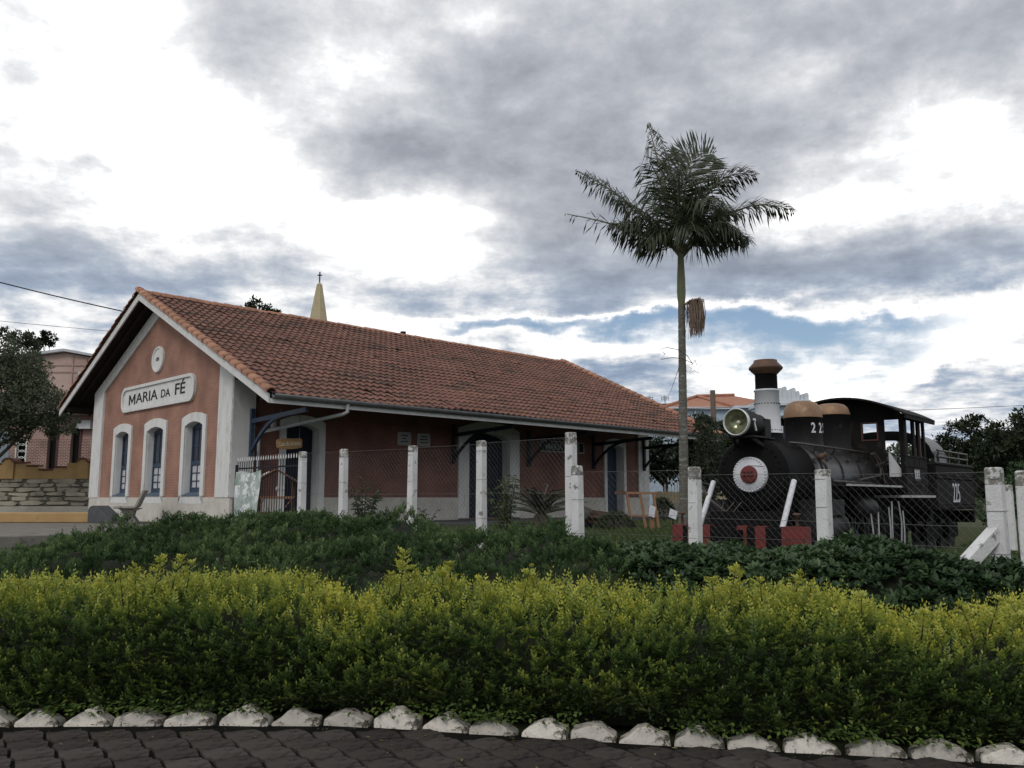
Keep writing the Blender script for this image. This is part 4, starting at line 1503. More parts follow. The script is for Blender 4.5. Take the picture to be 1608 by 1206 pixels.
def tender():
    r = thing('tender', 'black coal tender numbered 225 coupled behind the locomotive cab', 'tender', (LOCO_O[0], LOCO_O[1], RAIL_Z), R(90) - LOCO_A)
    mb = MB()
    mb.box((6.55, -1.05, .93), (9.85, 1.05, 1.90))
    body = mb.build('tank', M['cab'], r, bevel=.02)
    for sy in (-1, 1):
        y = sy * 1.053
        mb = MB()
        for z in (1.90, 1.62, 1.0):
            mb.box((6.5, min(y, y + sy * .02), z - .02), (9.9, max(y, y + sy * .02), z + .02))
        mb.build('beading', M['edge_white' if False else 'cab'], body)
        for z in (2.05, 2.18):
            mb = MB()
            mb.tube([(6.85, sy * 1.02, z), (9.5, sy * 1.02, z)], .022, 8)
            mb.build('coal_rail', M['steel'], body)
        mb = MB()
        for x in (6.95, 7.8, 8.65, 9.45):
            mb.bar((x, sy * 1.02, 1.88), (x, sy * 1.02, 2.2), .03, .03)
        mb.build('rail_post', M['steel'], body)
        mb = MB()
        mb.box((6.55, min(y, y + sy * .012), 1.905), (9.85, max(y, y + sy * .012), 1.925))
        mb.build('top_edge', M['edge_white'], body)
    T = basis(Vector((8.12, -1.056, 1.27)), Vector((1, 0, 0)), Vector((0, 0, 1)), Vector((0, -1, 0)))
    text_mesh('number', '225', .60, M['loco_white'], body, T, .003, sx=.72, bold=-.004)
    mb = MB()
    for sy in (-1, 1):
        for z in (1.86, 1.66, 1.58, 1.04):
            for k in range(44):
                mb.lathe([(.010, 0), (.010, .008), (0, .012)], 5, 0, Matrix.Translation((6.6 + k * .074, sy * 1.05, z)) @ Matrix.Rotation(R(90) * -sy, 4, 'X'))
        for x in (7.25, 9.1):
            for k in range(11):
                mb.lathe([(.010, 0), (.010, .008), (0, .012)], 5, 0, Matrix.Translation((x, sy * 1.05, 1.08 + k * .05)) @ Matrix.Rotation(R(90) * -sy, 4, 'X'))
    tag(mb.build('rivets', M['cab'], body), kind='stuff')
    # rounded shelter at the front of the tender: an arched hood on two side cheeks
    ys = np.linspace(-1.0, 1.0, 25)
    arch = lambda y: 2.02 + .58 * (1 - abs(y) ** 3.0) ** .6
    mb = MB()
    mb.prism([(y, arch(y)) for y in ys] + [(y * .955, arch(y) - .05 - .0 * abs(y)) for y in ys[::-1]], 6.7, 7.75, 'yz')
    for sy in (-1, 1):
        mb.box((6.7, sy * .985 - .02, 1.9), (7.75, sy * .985 + .02, 2.1))
    mb.build('hood', M['boiler'], r)
    mb = MB()
    mb.prism([(y, arch(y) + .006) for y in ys] + [(y * .80, 1.9 + (arch(y) - 1.9) * .72) for y in ys[::-1]], 6.67, 6.70, 'yz')
    mb.build('hood_rim', M['smoke'], r)
    mb = MB()
    mb.box((6.4, -.45, .5), (9.95, .45, .928))
    mb.box((6.3, -.95, .72), (6.55, .95, .93))
    mb.box((9.86, -1.0, .62), (9.98, 1.0, .9))
    mb.build('underframe', M['smoke'], r)
    for x in (7.0, 7.75, 8.85, 9.5):
        for sy in (-1, 1):
            mb = MB()
            T = Matrix.Translation((x, sy * .52, .36)) @ Matrix.Rotation(R(90), 4, 'X')
            mb.lathe([(0, -.04), (.10, -.06), (.30, -.03), (.36, -.05), (.36, .05), (.30, .03), (.10, .06), (0, .04)], 24, 0, T)
            mb.build('wheel', M['black'], r)
    for x0, x1 in ((6.9, 7.85), (8.75, 9.6)):
        for sy in (-1, 1):
            mb = MB()
            mb.box((x0, sy * .66 - .04, .30), (x1, sy * .66 + .04, .62))
            mb.build('bogie_frame', M['smoke'], r)


loco()
tender()


def track():
    root = bpy.data.objects.new('railway_track', None)
    C.objects.link(root)
    root['kind'] = 'structure'
    root.location = (LOCO_O[0], LOCO_O[1], RAIL_Z)
    root.rotation_euler = (0, 0, R(90) - LOCO_A)
    for y in (-.52, .52):
        mb = MB()
        mb.box((-1.3, y - .03, -.12), (16, y + .03, 0))
        mb.box((-1.3, y - .06, -.135), (16, y + .06, -.121))
        mb.build('rail', M['steel'], root)
    mb = MB()
    mb.box((-.1, -.95, -.20), (.1, .95, -.136))
    s0 = mb.build('sleeper', M['sleeper'], root, (-1, 0, 0))
    for i in range(1, 27):
        c = s0.copy()
        C.objects.link(c)
        c.location = (-1 + i * .62, random.gauss(0, .02), 0)


track()


# ------------------------------------------------------------------ wire fences with concrete posts
def post_mesh(mb, x, y, z0, z1, w, ang, lean=0.0):
    T = Matrix.Translation((x, y, 0)) @ Matrix.Rotation(ang, 4, 'Z') @ Matrix.Rotation(lean, 4, 'Y')
    h = w / 2
    n = 8
    v, f, rings = [], [], []
    zs = [z0, z0 + (z1 - z0) * .3, z0 + (z1 - z0) * .6, z1 - random.uniform(.07, .16), z1 - .012, z1]
    for i, z in enumerate(zs):
        k = h * (1.05 - .1 * i / 5) - (.012 if i == 5 else 0)
        ch = .012
        for a, b in ((-k + ch, -k), (k - ch, -k), (k, -k + ch), (k, k - ch), (k - ch, k), (-k + ch, k), (-k, k - ch), (-k, -k + ch)):
            v.append((a + random.gauss(0, .0015), b + random.gauss(0, .0015), z))
    for i in range(len(zs) - 1):
        mi = 1 if i >= 3 else 0
        mb.add(v[i * n:(i + 2) * n], [(q, (q + 1) % n, n + (q + 1) % n, n + q) for q in range(n)], mi, False, T)
    mb.add(v[-n:], [tuple(range(n))], 1, False, T)


def fence(name, label, posts, zb, zt_off, mesh_to=None):
    """posts: (x, y, top z, width)"""
    r = thing(name, label, 'fence', (posts[0][0], posts[0][1], 0))
    ox, oy = posts[0][0], posts[0][1]
    ang = math.atan2(posts[-1][1] - oy, posts[-1][0] - ox)
    for x, y, zt, w in posts:
        mb = MB()
        post_mesh(mb, x - ox, y - oy, zb - .1, zt, w, ang, random.gauss(0, .006))
        # twisted wire ends tied round the post, and tie wires
        for z in (.25, .62, .9):
            zz = zb + (zt - zb) * z
            k = w / 2 + .003
            c, s = math.cos(ang), math.sin(ang)
            loop = [((x - ox) + c * a - s * b, (y - oy) + s * a + c * b, zz) for a, b in ((-k, -k), (k, -k), (k, k), (-k, k), (-k, -k))]
            mb.tube(loop, .0028, 4, 2, smooth=False)
        mb.build('post', [M['post'], M['post_top'], M['wire']], r)
    # woven diamond mesh: zigzag wires, alternate phase, thin three-sided strands
    cell, rw = .085, .0012
    wm = MB()
    V, Fc = [], []
    for (xa, ya, za, wa), (xb, yb, zb_, wb) in zip(posts[:-1], posts[1:]):
        ln = math.hypot(xb - xa, yb - ya)
        ux, uy = (xb - xa) / ln, (yb - ya) / ln
        nx_, ny_ = uy, -ux
        ncol = int(ln / cell)
        top = min(za, zb_) - zt_off
        for i in range(ncol + 1):
            zz = zb + .06
            k = 0
            pts = []
            while zz < top:
                sx = (i + (k % 2) * .5 * (1 if i % 2 == 0 else 1)) * cell + random.gauss(0, .002)
                off = .006 if k % 2 else -.006
                pts.append((xa - ox + ux * sx + nx_ * (off - .065), ya - oy + uy * sx + ny_ * (off - .065), zz))
                zz += cell * .5
                k += 1
            pts2 = []
            for k, p in enumerate(pts):
                sx = (i + 1 - (k % 2) * .5) * cell
                pts2.append((xa - ox + ux * sx - nx_ * .065, ya - oy + uy * sx - ny_ * .065, p[2]))
            for q in (pts, pts2):
                o = len(V)
                for p in q:
                    V += [(p[0] - rw * ux, p[1] - rw * uy, p[2]), (p[0] + rw * ux, p[1] + rw * uy, p[2]), (p[0] + nx_ * rw * 1.5, p[1] + ny_ * rw * 1.5, p[2])]
                for k in range(len(q) - 1):
                    a, b = o + 3 * k, o + 3 * k + 3
                    Fc += [(a, a + 1, b + 1, b), (a + 1, a + 2, b + 2, b + 1), (a + 2, a, b, b + 2)]
        # straining wires
        for z in (zb + .3, (zb + top) / 2, top):
            wm.tube([(xa - ox - nx_ * .065, ya - oy - ny_ * .065, z), (xb - ox - nx_ * .065, yb - oy - ny_ * .065, z - .01)], .0025, 4)
        # loose ends sticking out at the post
        for k in range(int((top - zb) / (cell))):
            z = zb + .1 + k * cell
            p0 = Vector((xa - ox - ux * (wa / 2 + .002) - nx_ * .06, ya - oy - uy * (wa / 2 + .002) - ny_ * .06, z))
            p1 = p0 + Vector((-ux * .035, -uy * .035, random.choice((-1, 1)) * .035))
            wm.tube([p0, p1, p1 + Vector((ux * .03, uy * .03, .03))], .0028, 4, smooth=False)
    wm.add(V, Fc)
    tag(wm.build('wire_mesh', M['wire'], r, fix=False), kind='stuff')
    return r


def FP(px, top, D, w):
    p = at(px, top, D)
    return (p.x, p.y, p.z, w)


fence('wire_fence', 'tall wire mesh fence on white concrete posts in front of the station',
      [FP(477, 709, 16.1, .125), FP(542, 705, 15.2, .125), FP(648, 700, 14.0, .125), FP(757, 692, 12.9, .125), FP(896, 679, 11.55, .125)], .92, .03)
RF = [FP(908, 731, 11.35, .125), FP(1088, 733, 10.3, .125), FP(1290, 737, 9.15, .13), FP(1561, 734, 7.75, .135)]
fr = fence('wire_fence', 'lower wire mesh fence on peeling white posts in front of the locomotive', RF, .85, .03)
# raking strut on the corner post
mb = MB()
p = Vector(RF[-1][:3])
a = at(1563, 836, 7.74) - Vector((RF[0][0], RF[0][1], 0))
b = at(1512, 892, 7.60) - Vector((RF[0][0], RF[0][1], 0))
mb.bar(a, b, .11, .11)
mb.build('raking_strut', M['post'], fr)
c0, c1 = FP(1608, 739, 7.2, .125), FP(1581, 761, 13.2, .13)
for q, lab in ((c0, 'white concrete post at the very edge of the view, beside the strutted corner post'), (c1, 'blurred white post standing just behind the strutted corner post')):
    mb = MB()
    post_mesh(mb, 0, 0, .7, q[2], q[3], R(-45))
    tag(mb.build('concrete_post', [M['post'], M['post_top']], None, (q[0], q[1], 0)), lab, 'post')


# ------------------------------------------------------------------ iron railing with banner, and the craft stall behind it
def railing():
    p0, p1 = at(373, 716, 18.3), at(472, 709, 16.35)
    p0.z = p1.z = 0
    d = (p1 - p0)
    ln = d.length
    r = thing('iron_railing', 'dark spiked iron railing between the station corner and the first fence post', 'railing', (p0.x, p0.y, 0), math.atan2(d.y, d.x))
    n = 26
    b0 = MB()
    b0.tube([(0, 0, .85), (0, 0, 2.37)], .008, 6)
    b0 = b0.build('bar', M['iron'], r, (.04, 0, 0))
    t0 = MB()
    t0.lathe([(.008, 2.372), (.013, 2.40), (.009, 2.43), (0, 2.47)], 6)
    t0 = t0.build('spike', M['spike'], b0)
    for i in range(1, n):
        c = copy_tree(b0)
        c.parent = r
        c.location = (.04 + (ln - .08) * i / (n - 1), 0, 0)
    mb = MB()
    for z in (.98, 2.22):
        mb.box((0, -.014, z - .016), (ln, .014, z + .016))
    mb.box((-.03, -.025, .8), (.02, .025, 2.3))
    mb.box((ln - .02, -.025, .8), (ln + .03, .025, 2.45))
    mb.build('rail', M['iron'], r)
    mb = MB()
    nx, nz = 14, 14
    x0, x1 = .08, ln * .44
    v = []
    for j in range(nz + 1):
        for i in range(nx + 1):
            u, w = i / nx, j / nz
            x = x0 + (x1 - x0) * u - (.14 * u * (1 - w) ** 2)
            v.append((x, -.05 - .022 * math.sin(u * 17 + w * 3) - .03 * math.sin(w * 5) * u, 1.02 + 1.12 * w + .03 * math.sin(u * 8)))
    mb.add(v, [(j * (nx + 1) + i, j * (nx + 1) + i + 1, (j + 1) * (nx + 1) + i + 1, (j + 1) * (nx + 1) + i) for j in range(nz) for i in range(nx)], 0, True)
    o = mb.build('banner', M['banner'], None, (p0.x, p0.y, 0), fix=False)
    o.rotation_euler = r.rotation_euler
    tag(o, 'crumpled green and white printed banner tied to the iron railing', 'banner')


railing()


def stall():
    p = at(432, 822, 18.9)
    p.z = .95
    r = thing('craft_stall', 'dark wooden stall with a little pitched roof behind the iron railing', 'stall', p, R(8))
    r.scale = (.72, .72, .73)
    for x in (-.5, .5):
        for y in (-.2, .2):
            MB().box((x - .025, y - .025, -.1), (x + .025, y + .025, 1.42)).build('leg', M['wood_dark'], r)
    for z in (.45, .92):
        MB().box((-.55, -.24, z), (.55, .24, z + .025)).build('shelf', M['wood'], r)
        MB().box((-.55, -.25, z - .05), (.55, -.235, z - .005)).build('shelf_edge', M['wood'], r)
    mb = MB()
    for x in (-.5, .3):
        mb.bar((x, -.21, .62), (x + .18, -.21, .86), .03, .03)
    mb.build('brace', M['wood'], r)
    for s in (-1, 1):
        mb = MB()
        mb.add([(s * .72, -.36, 1.32), (0, -.36, 1.72), (0, .36, 1.72), (s * .72, .36, 1.32), (s * .72, -.36, 1.36), (0, -.36, 1.76), (0, .36, 1.76), (s * .72, .36, 1.36)],
               [(0, 1, 2, 3), (4, 5, 6, 7), (0, 1, 5, 4), (1, 2, 6, 5), (2, 3, 7, 6), (3, 0, 4, 7)])
        mb.build('roof', M['wood'] if s < 0 else M['wood_dark'], r)
    mb = MB()
    mb.lathe([(0, 0), (.13, .0), (.14, .03), (.12, .06), (0, .07)], 14, 0, Matrix.Translation((-.30, -.1, 1.58)) @ Matrix.Rotation(R(-29), 4, 'Y'))
    mb.build('tray', M['board_white'], r)
    for x in (.05, .22):
        mb = MB()
        mb.lathe([(.03, 0), (.055, .04), (.06, .09), (.035, .13), (.03, .15)], 12, 0, Matrix.Translation((x, -.1, 1.1)))
        tag(mb.build('hanging_pot', M['board_white'], r))


stall()


# ------------------------------------------------------------------ bench, ramp cheek, low ochre kerb
def bench():
    p = at(205, 822, 23.2)
    r = thing('park_bench', 'grey concrete bench standing before the gable windows', 'bench', (p.x, p.y, .93), R(20))
    for y in (-.5, .5):
        mb = MB()
        prof = [(-.26, 0), (.20, 0), (.16, .08), (.07, .2), (.10, .33), (.27, .40), (-.30, .40), (-.16, .33), (-.12, .2), (-.2, .08)]
        mb.prism([(a, b) for a, b in prof], y - .06, y + .06, 'xz')
        mb.build('leg', M['bench'], r, bevel=.01)
    MB().box((-.38, -.85, .401), (.14, .85, .46)).build('seat', M['bench'], r, bevel=.015)
    mb = MB()
    mb.prism([(.10, .42), (.17, .42), (.36, .88), (.29, .88)], -.85, .85, 'xz')
    mb.build('backrest', M['bench'], r, bevel=.012)


bench()
p = at(150, 822, 23.6)
mb = MB()
n = 10
prof = [(-.05, 0)] + [(-.05 + .32 * (1 - math.cos(R(90 * i / n))) * .6, .34 + .13 * math.sin(R(90 * i / n))) for i in range(n + 1)] + [(.22, .47), (1.0, .02), (1.0, 0)]
mb.prism(prof, -.22, .22, 'xz')
o = mb.build('ramp_cheek', M['slate'], None, (p.x, p.y, .93), bevel=.012)
o.rotation_euler = (0, 0, R(-28))
tag(o, 'dark grey wedge shaped block ending the ochre kerb beside the bench', 'ramp block')
mb = MB()
mb.box((-16, -.12, 0), (0, .12, .28))
o = mb.build('low_wall', M['ochre'], None, (p.x + .1, p.y + .15, .93), bevel=.025)
o.rotation_euler = (0, 0, R(-1.5))
tag(o, 'long low ochre painted kerb wall leading to the dark wedge block', 'low wall')


# ------------------------------------------------------------------ stone retaining wall with ochre parapet, pink house behind
def stone_wall():
    D = 35.5
    r = thing('retaining_wall', 'rubble stone retaining wall below an ochre parapet', 'wall', (0, D, 0))
    x0, x1 = -34, -10.5
    zb, zs, zp = at(0, 806, D).z, at(0, 752, D).z, at(0, 731, D).z
    mb = MB()
    mb.box((x0, .0, zb - 1.5), (x1, .5, zs))
    mb.build('backing', M['mortar'], r)
    # rubble stones, each its own, with sunk joints
    rows = 6
    h0 = (zs - zb - .30) / rows
    for j in range(rows):
        x = -24.0 + random.uniform(0, .4)
        while x < x1:
            w = random.uniform(.40, 1.1)
            z0 = zb + .32 + j * h0 + random.uniform(-.03, .03)
            z1 = z0 + h0 * random.uniform(.88, 1.0)
            n = 9
            pts = []
            for i in range(n):
                a = 2 * math.pi * i / n
                cx = math.copysign(abs(math.cos(a)) ** .45, math.cos(a)) * w / 2
                cz = math.copysign(abs(math.sin(a)) ** .45, math.sin(a)) * (z1 - z0) / 2
                pts.append((x + w / 2 + cx + random.gauss(0, .03), (z0 + z1) / 2 + cz + random.gauss(0, .02)))
            m2 = MB()
            cen = Vector((sum(a for a, b in pts) / n, 0, sum(b for a, b in pts) / n))
            d = random.uniform(.05, .11)
            v = [(a, .01, b) for a, b in pts] + [(cen.x + (a - cen.x) * .9, -d, cen.z + (b - cen.z) * .86) for a, b in pts]
            m2.add(v, [tuple(range(n, 2 * n))] + [(i, (i + 1) % n, n + (i + 1) % n, n + i) for i in range(n)])
            m2.build('stone', M['stone'], r)
            x += w + random.uniform(.02, .05)
    # plinth step along the foot
    mb = MB()
    mb.box((x0, -.45, zb - 1.5), (x1, -.12, zb + .28))
    mb.build('foot_course', M['conc_pale'], r, bevel=.02)
    # parapet with stepped swags between rounded pillars
    mb = MB()
    s = 1340 / D / 1.0
    X = lambda px: at(px, 750, D).x
    z = lambda py: at(0, py, D).z
    prof = [(x0, zs), (x1, zs), (x1, z(727)), (X(128), z(727)), (X(106), z(727)), (X(105), z(734)), (X(85), z(735)), (X(84), z(739)), (X(62), z(739)), (X(61), z(733)), (X(42), z(733)), (X(41), z(728)), (X(22), z(728)), (X(5), z(730)), (x0, z(730))]
    mb.prism(prof, -.08, .3, 'xz')
    mb.build('parapet', M['ochre'], r)
    for pa, pb, top in ((104, 86, 734.6), (84, 61, 738.6), (60, 42, 732.6), (40, 23, 727.6), (4, -200, 729.6), (158, 139, 726.6)):
        m2 = MB()
        m2.box((X(pb), -.11, z(top)), (X(pa), .33, z(top) + .07))
        m2.build('coping', M['ochre_cap'], r)
    for pc in (14, 131):
        m2 = MB()
        hw = .24
        pts = [(X(pc) - hw, zs + .003), (X(pc) + hw, zs + .003), (X(pc) + hw, z(727))] + [(X(pc) + hw * math.cos(R(a)), z(727) + .17 * math.sin(R(a))) for a in range(0, 181, 20)] + [(X(pc) - hw, z(727))]
        m2.prism(pts, -.16, .38, 'xz')
        m2.build('pillar', M['ochre'], r)
        m2 = MB()
        pts = [(X(pc) + hw * 1.1 * math.cos(R(a)), z(727) + .02 + .2 * math.sin(R(a))) for a in range(0, 181, 20)] + [(X(pc) + hw * .8 * math.cos(R(a)), z(727) + .02 + .13 * math.sin(R(a))) for a in range(180, -1, -20)]
        m2.prism(pts, -.19, .41, 'xz')
        m2.build('pillar_cap', M['ochre_cap'], r)


stone_wall()


def pink_house():
    D = 41.0
    X = lambda px: at(px, 700, D).x
    z = lambda py: at(60, py, D).z
    zg = z(742)
    r = thing('pink_house', 'pink two storey house with brick wainscot behind the ochre parapet', 'house', (0, D, 0))
    x0, x1 = X(-160), X(200)
    zw, ze = z(690), z(652)
    mb = MB()
    op = [(X(25), X(43), z(735), z(686)), (X(75), X(92), z(738), z(670)), (X(111), X(128), z(738), z(672))]
    wall_with_holes(mb, [(x0, zg), (x1, zg), (x1, ze), (x0, ze)], [[(a, zz), (b, zz), (b, t), (a, t)] for a, b, zz, t in op], 0, .25, 'xz')
    mb.build('wall', M['pink'], r)
    xs = [X(16)] + [q for a, b, _, _ in op for q in (a - .003, b + .003)] + [X(190)]
    for a, b in zip(xs[::2], xs[1::2]):
        MB().box((a, -.03, zg), (b, -.002, zw)).build('wainscot', M['wainscot'], r)
    MB().box((X(-60), -.04, zg), (X(15.5), -.002, z(678))).build('grey_panel', M['grey_wall'], r)
    for i, (a, b, zz, t) in enumerate(op):
        mb = MB()
        mb.box((a, .22, zz), (b, .24, t), 1)
        if i == 0:
            for k in range(4):
                zc = zz + (t - zz - .5) * k / 3.2 + .1
                mb.tube([((a + b) / 2 + .2 * math.cos(q), .05, zc + .25 + .2 * math.sin(q)) for q in np.linspace(0, 6.3, 10)], .02, 5)
            mb.box((a, -.04, zz), (a + .05, .1, t))
            mb.box((b - .05, -.04, zz), (b, .1, t))
            mb.box((a + .051, -.04, t - .12), (b - .051, .1, t - .05))
            mb.build('window', [M['white_plaster'], M['void']], r)
        else:
            mb.box((b - .10, -.05, zz), (b, .1, t), 0)
            mb.build('doorway', [M['cab_red'], M['void']], r)
    # canopy slab above the ground floor and the set-back upper storey under a tin roof
    MB().box((X(70), -.9, ze), (x1, .3, ze + .13)).build('canopy', M['white_plaster'], r)
    zt = z(560)
    mb = MB()
    mb.prism([(x0, ze + .002), (x1 + 2, ze + .002), (x1 + 2, z(575)), (X(145), z(562)), (X(85), z(551)), (X(40), z(557)), (x0, z(575))], .5, 9, 'xz')
    mb.build('upper_storey', M['pink_pale'], r)
    mb = MB()
    mb.prism([(x0 - .3, z(575)), (X(36), z(556.5)), (X(85), z(550)), (X(150), z(561)), (x1 + 2.3, z(574)), (x1 + 2.3, z(570)), (X(150), z(557.5)), (X(85), z(546)), (X(36), z(552.5)), (x0 - .3, z(571))], .2, 9.4, 'xz')
    mb.build('roof', M['tin'], r)
    MB().box((X(100), .44, z(572)), (X(120), .499, z(562))).build('beam_shadow', M['pink'], r)
    mb = MB()
    for zz in (z(571), z(582)):
        mb.box((X(40), .46, zz - .03), (X(150), .498, zz + .03))
    mb.box((X(97), .45, z(610)), (X(98.5), .497, z(556)))
    mb.build('panel_joint', M['pink'], r)
    MB().box((X(113), .1, z(587)), (X(128), .499, z(583))).build('ledge', M['tin'], r)
    mb = MB()
    mb.box((X(124), -.35, z(674)), (X(145), -.05, z(661)))
    mb.build('sign_box', M['board_white'], r)


pink_house()


# ------------------------------------------------------------------ plants
def tree(name, label, loc, crown, nleaf, lsize, leafm, trunk_r=.14, limbs=6, trunk_h=None, group=None, tint=(.25, .75), flat=1.0, seed=0, upl=.3):
    """crown: list of (dx, dy, dz, rx, ry, rz) lobes; leaves gather in clumps on and inside each lobe"""
    r = thing(name, label, 'tree', loc, 0, group)
    th = trunk_h or min(c[2] for c in crown)
    mb = MB()
    mb.tube([(0, 0, -.5), (.04, .02, th * .5), (.0, .05, th), (.05, .05, th + .4)], [trunk_r * 1.3, trunk_r, trunk_r * .8, trunk_r * .5], 10)
    for i in range(limbs):
        c = crown[i % len(crown)]
        e = Vector((c[0] + random.uniform(-.5, .5) * c[3], c[1] + random.uniform(-.5, .5) * c[4], c[2] + random.uniform(-.2, .5) * c[5]))
        s = Vector((0, 0, th * random.uniform(.6, 1.0)))
        m = s.lerp(e, .5) + Vector((random.gauss(0, .15), random.gauss(0, .15), .1))
        mb.tube([s, m, e], [trunk_r * .5, trunk_r * .33, trunk_r * .1], 7)
    mb.build('trunk', M['bark'], r)
    P, D, U, T = [], [], [], []
    vol = [c[3] * c[4] * c[5] for c in crown]
    for c, vl in zip(crown, vol):
        n = int(nleaf * vl ** .8 / sum(v ** .8 for v in vol))
        per = 26
        k = max(3, n // per)
        cd = unit(k)
        rad = rng.uniform(.35, 1.0, k) ** .5
        cc = np.array(c[:3]) + cd * rad[:, None] * np.array(c[3:6])
        cs = np.mean(c[3:6]) * rng.uniform(.12, .26, k)
        idx = np.repeat(np.arange(k), per)
        off = unit(len(idx)) * (rng.random(len(idx)) ** .4)[:, None]
        p = cc[idx] + off * cs[idx][:, None] * np.array([1, 1, .75 * flat])
        P.append(p)
        d = off + unit(len(idx)) * .6 + np.array([0, 0, upl])
        D.append(d)
        U.append(cd[idx] * .5 + np.array([0, 0, 1.]) + unit(len(idx)) * .5)
        T.append(np.clip(rng.uniform(*tint, len(idx)) + .12 * rng.normal(size=k)[idx], 0, 1))
    P, D, U, T = (np.concatenate(a) for a in (P, D, U, T))
    leaf_mesh('crown', leafm, P, D, U, lsize * rng.uniform(.6, 1.25, len(P)), lsize * rng.uniform(.4, .65, len(P)), T, r)
    return r


def palm():
    b = at(1075, 824, 21)
    ht = at(1070, 395, 21).z - b.z
    r = thing('palm_tree', 'tall slender palm tree with ragged dark fronds', 'palm tree', (b.x, b.y, b.z))
    top = at(1069, 395, 21)
    dx = top.x - b.x
    X = lambda t: dx * t
    zs = ht * .80
    mb = MB()
    pts, rs = [], []
    n = 90
    for i in range(n + 1):
        t = i / n
        z = -.2 + (zs + .2) * t
        pts.append((X(z / ht), 0, z))
        rs.append((.135 - .05 * t ** .6) * (1.0 + (.05 if i % 2 else 0) + random.gauss(0, .015)) + .05 * max(0, 1 - t * 9) ** 2)
    mb.tube(pts, rs, 14)
    mb.build('trunk', M['trunk'], r)
    mb = MB()
    pr = [(0, .085), (.08, .10), (.2, .112), (.4, .105), (.65, .085), (.9, .075), (1.0, .08)]
    mb.tube([(X((zs + (ht - zs) * t) / ht), 0, zs + (ht + .25 - zs) * t) for t, _ in pr], [q for _, q in pr], 16)
    mb.build('crownshaft', M['shaft'], r)
    base = Vector((dx, 0, ht))
    fr = [((-2.55, .3, 2.25), (-1.0, .1, 1.35), 1.0, .6), ((-2.85, .2, 1.05), (-1.3, .1, .75), .22, .5), ((-1.75, .1, .75), (-.8, .1, .85), .9, .8), ((-.80, -.3, 3.25), (-.40, -.2, 1.7), 1.0, .9),
          ((.98, .4, 2.75), (.05, .25, 2.75), 1.3, .0), ((1.85, -.4, 1.85), (.7, -.2, 2.35), 1.1, .3), ((2.95, .2, 1.15), (1.5, .1, 1.75), 1.2, .45),
          ((1.95, .8, .55), (1.1, .5, 1.05), 1.0, .8), ((-1.0, -.6, .0), (-.7, -.4, .75), 1.0, 1.), ((1.25, -.9, .25), (.8, -.6, 1.0), .7, 1.),
          ((-.4, -2.1, 1.3), (-.2, -.9, 1.8), .7, .9), ((.5, -2.0, .6), (.2, -1.1, 1.4), .6, .9), ((.5, 2.3, 1.3), (.2, 1.0, 1.8), .6, .7),
          ((1.4, 1.7, 1.7), (.6, .7, 1.7), 1.0, .5), ((-.95, -1.2, 1.9), (-.5, -.6, 1.6), .45, .8), ((1.05, -1.0, 1.5), (.5, -.5, 1.7), .5, .6),
          ((.3, -.2, 2.75), (.05, -.1, 1.6), .6, .1), ((-.25, .5, 2.95), (-.05, .2, 1.9), .7, .2), ((-1.5, .7, 1.6), (-.7, .3, 1.3), .9, .8), ((1.6, -.2, .2), (1.1, -.1, .9), .7, .9),
          ((.1, -1.3, .1), (.1, -.8, .9), .6, 1.), ((-1.7, -.3, .6), (-.9, -.2, 1.0), .6, .9),
          ((1.35, .3, 1.1), (.8, .1, 1.3), .9, .8)]
    for fi, (tip, ctl, dens, hang) in enumerate(fr):
        p0, p1, p2 = base + Vector((0, 0, random.uniform(-.2, .15))), base + Vector(ctl), base + Vector(tip)
        N_ = 64
        cen, dirs = [], []
        for i in range(N_ + 1):
            t = i / N_
            cen.append(p0 * (1 - t) ** 2 + p1 * (2 * t * (1 - t)) + p2 * t * t)
            dirs.append(((p1 - p0) * (1 - t) + (p2 - p1) * t).normalized())
        mb = MB()
        mb.tube(cen[::8], [.036 * (1 - i / 9) + .005 for i in range(len(cen[::8]))], 6)
        fo = mb.build('frond', M['rachis'], r)
        P, D, U, L, T = [], [], [], [], []
        for i in range(8, N_ + 1):
            t = i / N_
            d = dirs[i]
            side = d.cross(Vector((0, 0, 1)))
            if side.length < .2:
                side = d.cross(Vector((0, 1, 0)))
            if fi == 4:
                side = Vector((.95, .12, -.25))
                side = side - d * side.dot(d)
            side.normalize()
            upv = side.cross(d)
            ll = .95 * (math.sin(math.pi * min(1, t * .80 + .18)) ** .6 + .12) * (.7 if t > .92 else 1)
            gap = vnoise(np.array(i * .35), np.array(tip[0] * 9 + tip[2]))
            for sgn in (-1, 1):
                for q in range(2):
                    if fi == 1 and t > .42 and random.random() > .12:
                        continue
                    if random.random() > (.8 if fi == 1 else dens) * (.55 if q else .9) * (1. if gap > -.25 else .5) or random.random() > (.95 if gap > -.25 else .45):
                        continue
                    dr = d * random.uniform(.4, .8) + side * sgn * random.uniform(.7, 1.0) + upv * random.uniform(.0, .35) + Vector((0, 0, -hang * random.uniform(.15, .7)))
                    dr.normalize()
                    p = cen[i] + d * random.uniform(-.02, .02)
                    l_ = ll * random.uniform(.75, 1.1)
                    k = .58
                    P.append(p); D.append(dr); U.append(upv); L.append(l_ * k)
                    d2 = (dr + Vector((0, 0, -hang * random.uniform(.7, 2.6) - .12))).normalized()
                    P.append(p + dr * l_ * k * .72); D.append(d2); U.append(upv); L.append(l_ * k * .95)
                    tt = random.uniform(.1, .7) + (.25 if hang < .5 else 0)
                    T += [tt, tt]
        if P:
            leaf_mesh('leaflets', M['frond'], [tuple(a) for a in P], [tuple(a) for a in D], [tuple(a) for a in U], np.array(L), .036, np.array(T), fo, fold=.15, wide=.5)
    # dry flower bunch hanging from below the crownshaft
    mb = MB()
    a = at(1077, 477, 20.9) - b
